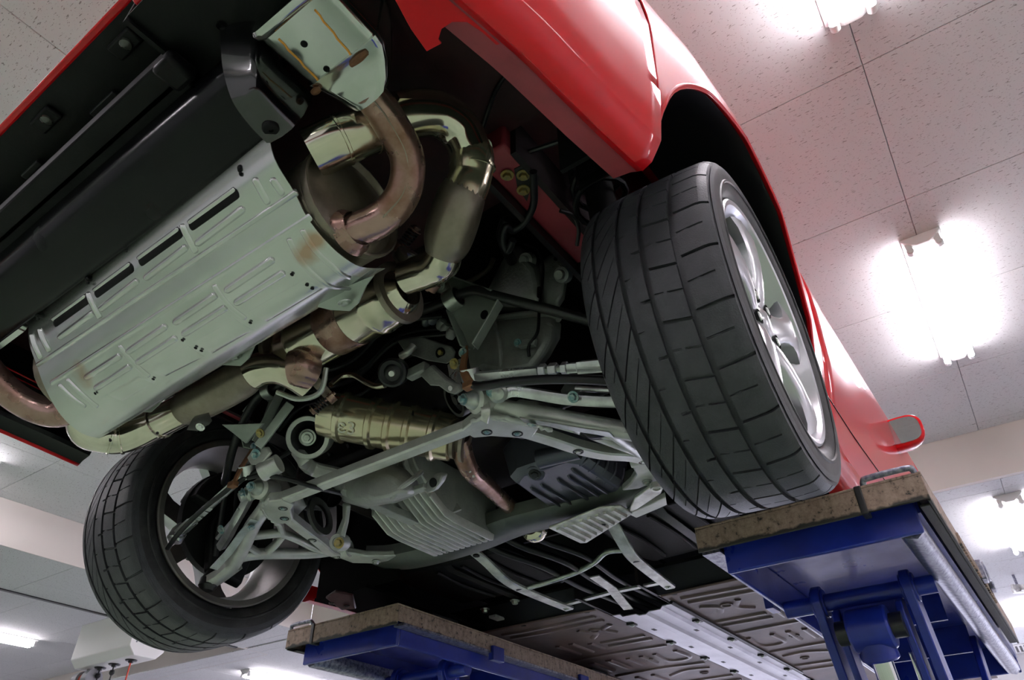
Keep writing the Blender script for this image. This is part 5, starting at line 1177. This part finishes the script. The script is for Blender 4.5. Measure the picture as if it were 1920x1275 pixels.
bs_ = MB().lathe((.235, .175, -.045), (0, -.45, -1), [(-.02, .024), (.006, .022), (.008, .016), (.008, .0)], 22).build('drain_boss', 'oil_pan', opn)
MB().hexbolt((.235, .171, -.052), (0, -.45, -1), .010, .006).build('drain_plug', 'black_metal', opn)
MB().cyl((.26, .15, -.03), (.36, .165, -.03), .022).build('pan_neck', 'oil_pan', opn)
ap = MB().prism([(.135, .375, -.094), (.150, .505, -.098), (.165, .512, -.098), (.350, .425, -.094), (.345, .375, -.090), (.30, .352, -.090)], (0, 0, .006)).build('ribbed_plate', 'heat_alu', car, bevel=.002, label='pale ribbed aluminium guard plate')
for k in range(8):
    t = (k + .5) / 8; a, b = lerp(V((.145, .385, -.0965)), V((.335, .372, -.093)), t), lerp(V((.158, .495, -.1005)), V((.342, .418, -.0965)), t)
    MB().sweep([a, b], [(-.007, -.0035), (.007, -.0035), (.004, .004), (-.004, .004)], (0, 0, -1)).build('plate_rib', 'heat_alu', ap, 50)
MB().lathe((.262, .43, -.0985), (0, 0, -1), [(0, .008), (.0008, .007), (.0008, 0)], 14).build('plate_hole', 'matt_black', ap)
MB().prism([at(1178, 962, z=-.09), at(1190, 935, z=-.09), at(1225, 910, z=-.085), at(1245, 912, z=-.085), at(1240, 925, z=-.085), at(1195, 955, z=-.09)], (0, 0, .008)).build('plate_arm', 'heat_alu', ap, bevel=.002)
MB().lathe(at(1231, 915, z=-.087), (0, 0, -1), [(-.01, .015), (.003, .014), (.0035, .009), (.0, .008), (0, 0)], 20).build('plate_boss', 'heat_alu', ap)
MB().sweep([at(1185, 965, z=-.07), at(1225, 948, z=-.065), at(1275, 925, z=-.06), at(1330, 905, z=-.05)], [(-.018, -.004), (.018, -.004), (.02, .01), (-.02, .01)], (0, 0, 1)).build('radius_arm', 'cast_alu', car, bevel=.002)
# ---------------- cross member
cmx = [(-.50, .40, -.035), (-.40, .40, -.055), (-.28, .405, -.060), (-.12, .40, -.060), (.02, .38, -.058), (.16, .40, -.052), (.34, .42, -.045), (.48, .41, -.03)]
MB().sweep(cr(cmx, 4), [(-.060, .03), (-.055, -.004), (-.04, -.014), (.035, -.014), (.055, .0), (.06, .03)], (0, 0, 1)).build('cross_member', 'cross_member_grey', car, 40, label='grey-green pressed cross member')
for s in (-1, 1):
    ho = MB().prism([sd(p, s) for p in ((.46, .20, -.070), (.50, .22, -.070), (.50, .30, -.07), (.46, .35, -.066), (.40, .37, -.062), (.36, .36, -.060), (.40, .33, -.062), (.435, .29, -.066))], (0, 0, .018)).build('cross_member_horn', 'cast_alu', car, bevel=.004)
    MB().hexbolt(sd((.44, .335, -.067), s), (0, 0, -1), .008, .008).build('horn_bolt', 'zinc', ho)
# ================================================================== front half of the underbody
ZF = -.100
def pan(s):
    mb = MB(); a, b = sorted((s * .108, s * .80)); mb.bx(a, b, 1.03, 3.1, ZF, ZF + .006); fp = mb.build('floor_pan', 'undercoat', car, label='brown coated floor pan on the %s' % ('right' if s > 0 else 'left'))
    a, b = sorted((s * .108, s * .66)); MB().add([(a, 1.03, ZF), (b, 1.03, ZF), (b, .93, -.052), (a, .93, -.052), (a, 1.03, ZF + .01), (b, 1.03, ZF + .01), (b, .93, -.042), (a, .93, -.042)], [(0, 1, 2, 3), (4, 7, 6, 5), (0, 4, 5, 1), (1, 5, 6, 2), (2, 6, 7, 3), (3, 7, 4, 0)]).build('toe_board', 'matt_black', fp)
    MB().tube([(s * .12, 1.035, ZF - .001), (s * .3, 1.025, ZF - .002), (s * .64, 1.03, ZF - .001)], .004, 8).build('seam_edge', 'undercoat', fp)
    rnd = random.Random(3)
    def rib(p, w=.014, h=.005): 
        p = [V((s * x, y, ZF)) for x, y in p]; p = cr(p, 4) if len(p) > 2 else p
        MB().sweep(p, [(-w, .002), (-w * .55, -h), (w * .55, -h), (w, .002)], (0, 0, 1)).build('pressed_rib', 'undercoat', fp, 60)
    for y in (1.10, 1.155): rib([(.16, y), (.40, y + .01), (.55, y)])
    rib([(.17, 1.22), (.22, 1.26), (.20, 1.32)]); rib([(.30, 1.22), (.27, 1.29), (.31, 1.34)])
    rib([(.14, 1.42), (.32, 1.42)]); rib([(.14, 1.48), (.32, 1.48)]); rib([(.36, 1.40), (.36, 1.50)]); rib([(.42, 1.36), (.42, 1.52)]); rib([(.48, 1.36), (.48, 1.52)])
    rib([(.14, 1.60), (.40, 1.585), (.56, 1.60)]); rib([(.15, 1.70), (.15, 1.84), (.24, 1.84), (.24, 1.70)], .012); rib([(.30, 1.70), (.30, 1.84)]); rib([(.36, 1.70), (.36, 1.84)]); rib([(.44, 1.68), (.44, 1.86)], .02); rib([(.52, 1.68), (.52, 1.86)], .02)
    rib([(.14, 1.96), (.34, 1.94), (.56, 1.96)]); rib([(.16, 2.06), (.26, 2.04), (.36, 2.10)]); rib([(.42, 2.04), (.42, 2.2)]); rib([(.5, 2.04), (.5, 2.2)]); rib([(.14, 2.26), (.56, 2.26)]); rib([(.14, 2.36), (.56, 2.36)])
    for x, y, r in ((.25, 1.25, .022), (.30, 1.77, .02), (.22, 2.14, .02), (.45, 2.3, .016)):
        MB().lathe((s * x, y, ZF + .001), (0, 0, -1), [(0, r), (.006, r * .9), (.006, r * .7), (.002, r * .6), (.002, 0)], 22).build('drain_grommet', 'undercoat', fp)
    for x in (.16, .42): MB().lathe((s * x, 1.05, ZF), (0, 0, -1), [(0, .010), (.001, .008), (.001, 0)], 14).build('drain_hole', 'matt_black', fp)
    MB().bx(*sorted((s * .60, s * .66)), .9, 3.1, ZF - .012, ZF + .02).build('sill_flange', 'undercoat', fp)
pan(1); pan(-1)
# tunnel cover
rows = []
for y in [1.13 + k * .12 for k in range(13)]:
    rows.append([V((x, y, z)) for x, z in ((-.108, -.102), (-.078, -.103), (-.070, -.112), (-.02, -.112), (-.008, -.119), (.016, -.119), (.028, -.112), (.070, -.112), (.078, -.103), (.108, -.102))])
tc_ = MB().shell(rows, (0, 0, .003)).build('tunnel_cover', 'tunnel_alu', car, 30, label='bright aluminium cover along the centre tunnel')
for s in (1, -1):
    for k in range(5):
        y = 1.24 + k * .31 + (.1 if s > 0 else 0); b = MB().bx(*sorted((s * .086, s * .116)), y, y + .03, -.109, -.101).build('cover_clip', 'black_metal', tc_, bevel=.002)
        MB().hexbolt((s * .10, y + .015, -.109), (0, 0, -1), .005, .004).build('clip_screw', 'zinc', tc_)
        MB().bx(*sorted((s * .052, s * .064)), y + .085, y + .11, -.1128, -.1115).build('cover_slot', 'matt_black', tc_)
MB().tube([(.124, 1.1, -.106), (.126, 1.5, -.107), (.124, 2.4, -.106)], .006, 8).build('tunnel_cable', 'hose', tc_)
MB().bx(-.12, .12, .63, 1.12, .02, .03).build('tunnel_roof', 'felt_black', car)
MB().bx(-.82, .82, .60, 3.2, .12, .13).build('cabin_floor', 'felt_black', car)
for s in (1, -1): MB().bx(*sorted((s * .105, s * .115)), .9, 3.1, -.10, .03).build('tunnel_wall', 'underbody', car)
# tank and dark panels between engine and floor
for s in (1, -1):
    tk = MB().rings([[V((s * x, y, z)) for x, y in ((.15, .60), (.16, .55), (.50, .52), (.58, .56), (.60, .66), (.58, .90), (.16, .93), (.14, .86))] for z in (-.035, -.02, .10)]).build('tank', 'matt_black', car, 30, .02, label='black fuel tank shell on the %s' % ('right' if s > 0 else 'left'))
    MB().sweep([(s * .36, .53, -.02), (s * .36, .58, -.042), (s * .36, .75, -.044), (s * .36, .92, -.045)], [(-.014, -.002), (.014, -.002), (.014, .002), (-.014, .002)], (0, 0, 1)).build('tank_strap', 'black_metal', tk)
    for k in range(3): MB().tube([(s * (.22 + .1 * k), .58, -.037), (s * (.23 + .1 * k), .72, -.040), (s * (.22 + .1 * k), .88, -.037)], .006, 8).build('tank_rib', 'matt_black', tk)
    MB().bx(*sorted((s * .56, s * .795)), .42, 1.06, -.097, -.087).build('side_tray', 'felt_black', car)
    for x, y in ((.36, .915), (.50, .93)): MB().hexbolt((s * x, y, -.056), (0, 0, -1), .011, .012).build('strap_bolt', 'zinc', tk)
    MB().bx(*sorted((s * .46, s * .49)), .94, .99, -.086, -.078).build('tab', 'heat_alu', car)
    # pale diagonal braces
    p = [(.222, .50, -.030), (.224, .535, -.036), (.219, .58, -.052), (.212, .64, -.078), (.204, .70, -.092), (.194, .82, -.098), (.182, .975, -.1005)]
    fb = MB().sweep([sd(q, s) for q in cr([V(q) for q in p], 4)], [(-.0175, -.003), (-.014, -.006), (.014, -.006), (.0175, -.003), (.0175, .004), (-.0175, .004)], (0, 0, 1)).build('floor_brace', 'heat_alu', car, 40, label='pale bent aluminium floor brace on the %s' % ('right' if s > 0 else 'left'))
    for q in ((.223, .53, -.043), (.203, .72, -.099), (.183, .955, -.1055)):
        MB().lathe(sd(q, s), (0, 0, -1), [(-.004, .0105), (.0008, .010), (.0008, .0)], 16).build('brace_hole', 'matt_black', fb)
    MB().hexbolt(sd((.183, .955, -.106), s), (0, 0, -1), .006, .004).build('brace_bolt', 'zinc', fb)
MB().tube([(-.20, .735, -.094), (-.17, .745, -.088), (-.09, .74, -.086), (.0, .735, -.080), (.08, .70, -.078), (.14, .665, -.072), (.20, .655, -.082)], .008, 10).build('pipe_bracket', 'zinc', car, label='bent grey rod between the floor braces')
MB().sweep([(-.178, .945, -.095), (0, .94, -.090), (.178, .935, -.095)], [(-.010, -.003), (.010, -.003), (.010, .003), (-.010, .003)], (0, 0, 1)).build('brace_cross_bar', 'zinc', car)
for k, (x, r) in enumerate(((-.075, .009), (.0, .010), (.07, .008))):
    MB().tube([(x - .10, .42, -.015), (x - .06, .52, -.05), (x, .66, -.07), (x * .9, .85, -.08), (x * .8, 1.05, -.075), (x * .8, 1.3, -.07)], r, 10).build('coolant_pipe', 'hose', car)
MB().sweep([(.03, .78, -.088), (.02, .9, -.092), (-.01, 1.02, -.098), (-.03, 1.10, -.10)], [(-.016, -.002), (.016, -.002), (.016, .002), (-.016, .002)], (0, 0, 1)).build('tunnel_strap', 'heat_alu', car)
# red jacking bracket at the left sill
q = [at(610, 1122, z=-.104), at(628, 1110, z=-.102), at(662, 1116, z=-.102), at(668, 1142, z=-.106), at(640, 1145, z=-.106)]
jb = MB().prism(q, (0, 0, .008)).build('jacking_bracket', 'dark_red_under', car, bevel=.004)
for px, py in ((622, 1132), (650, 1137)): MB().lathe(at(px, py, z=-.106), (0, 0, -1), [(-.004, .010), (.001, .009), (.001, .006), (-.002, .005), (-.002, 0)], 14).build('bracket_hole', 'black_metal', jb)
# wing mirrors
for s in (1, -1):
    c0 = sd(at(1690, 808, x=.905), s)
    rows = []
    for d, f in ((0, .94), (.004, 1.0), (.03, 1.02), (.07, .86), (.11, .55), (.135, .2)):
        rows.append([c0 + V((s * (.070 * f * math.copysign(abs(math.cos(a)) ** .6, math.cos(a))) - s * d * .25, d, .056 * f * math.copysign(abs(math.sin(a)) ** .7, math.sin(a)))) for a in [2 * math.pi * k / 28 for k in range(28)]])
    mm = MB().rings(rows).build('wing_mirror', 'red_paint', car, 60, label='red wing mirror on the %s' % ('right' if s > 0 else 'left'))
    MB().rings([[c0 + V((s * (.061 * f * math.copysign(abs(math.cos(a)) ** .6, math.cos(a))), -.001 - d, .047 * f * math.copysign(abs(math.sin(a)) ** .7, math.sin(a)))) for a in [2 * math.pi * k / 28 for k in range(28)]] for d, f in ((0, 1), (.003, .98))]).build('mirror_glass', 'mirror_glass', mm)
    MB().sweep([c0 + V((-s * .06, .05, -.03)), c0 + V((-s * .12, .06, -.045)), c0 + V((-s * .09, .07, -.05))], [(-.03, -.012), (.03, -.012), (.03, .012), (-.03, .012)], (0, 0, 1)).build('mirror_foot', 'red_paint', mm, bevel=.005)
# ---------------- closing upper body (roof, glass, lids) so the car is whole from other sides
def ring_at(y, zt, wt):
    h = hw(y); return [V((-h + .09, y, .68)), V((-wt, y, zt)), V((wt, y, zt)), V((h - .09, y, .68))]
secs = [(-.90, .68, .60), (-.7, .70, .62), (-.3, .72, .60), (.1, .80, .55), (.6, .88, .52), (1.0, .88, .52), (1.6, .70, .60), (2.2, .62, .62), (2.9, .50, .60), (3.3, .35, .5)]
rows = []
for y, zt, wt in secs:
    h = hw(max(-.98, y)); b = .70 if y < 1.95 else .55
    rows.append([V((-h + .05, y, b - .01)), V((-wt, y, max(zt, b))), V((0, y, max(zt, b) + .015)), V((wt, y, max(zt, b))), V((h - .05, y, b - .01))])
MB().shell(rows, (0, 0, -.01)).build('upper_body', 'red_paint', car, 50)
MB().rings([[V((x, y, z)) for y, z in ((-.945, .42), (-.895, .67), (-.885, .67), (-.93, .42))] for x in (-.70, .70)]).build('tail_panel', 'gloss_black', car)
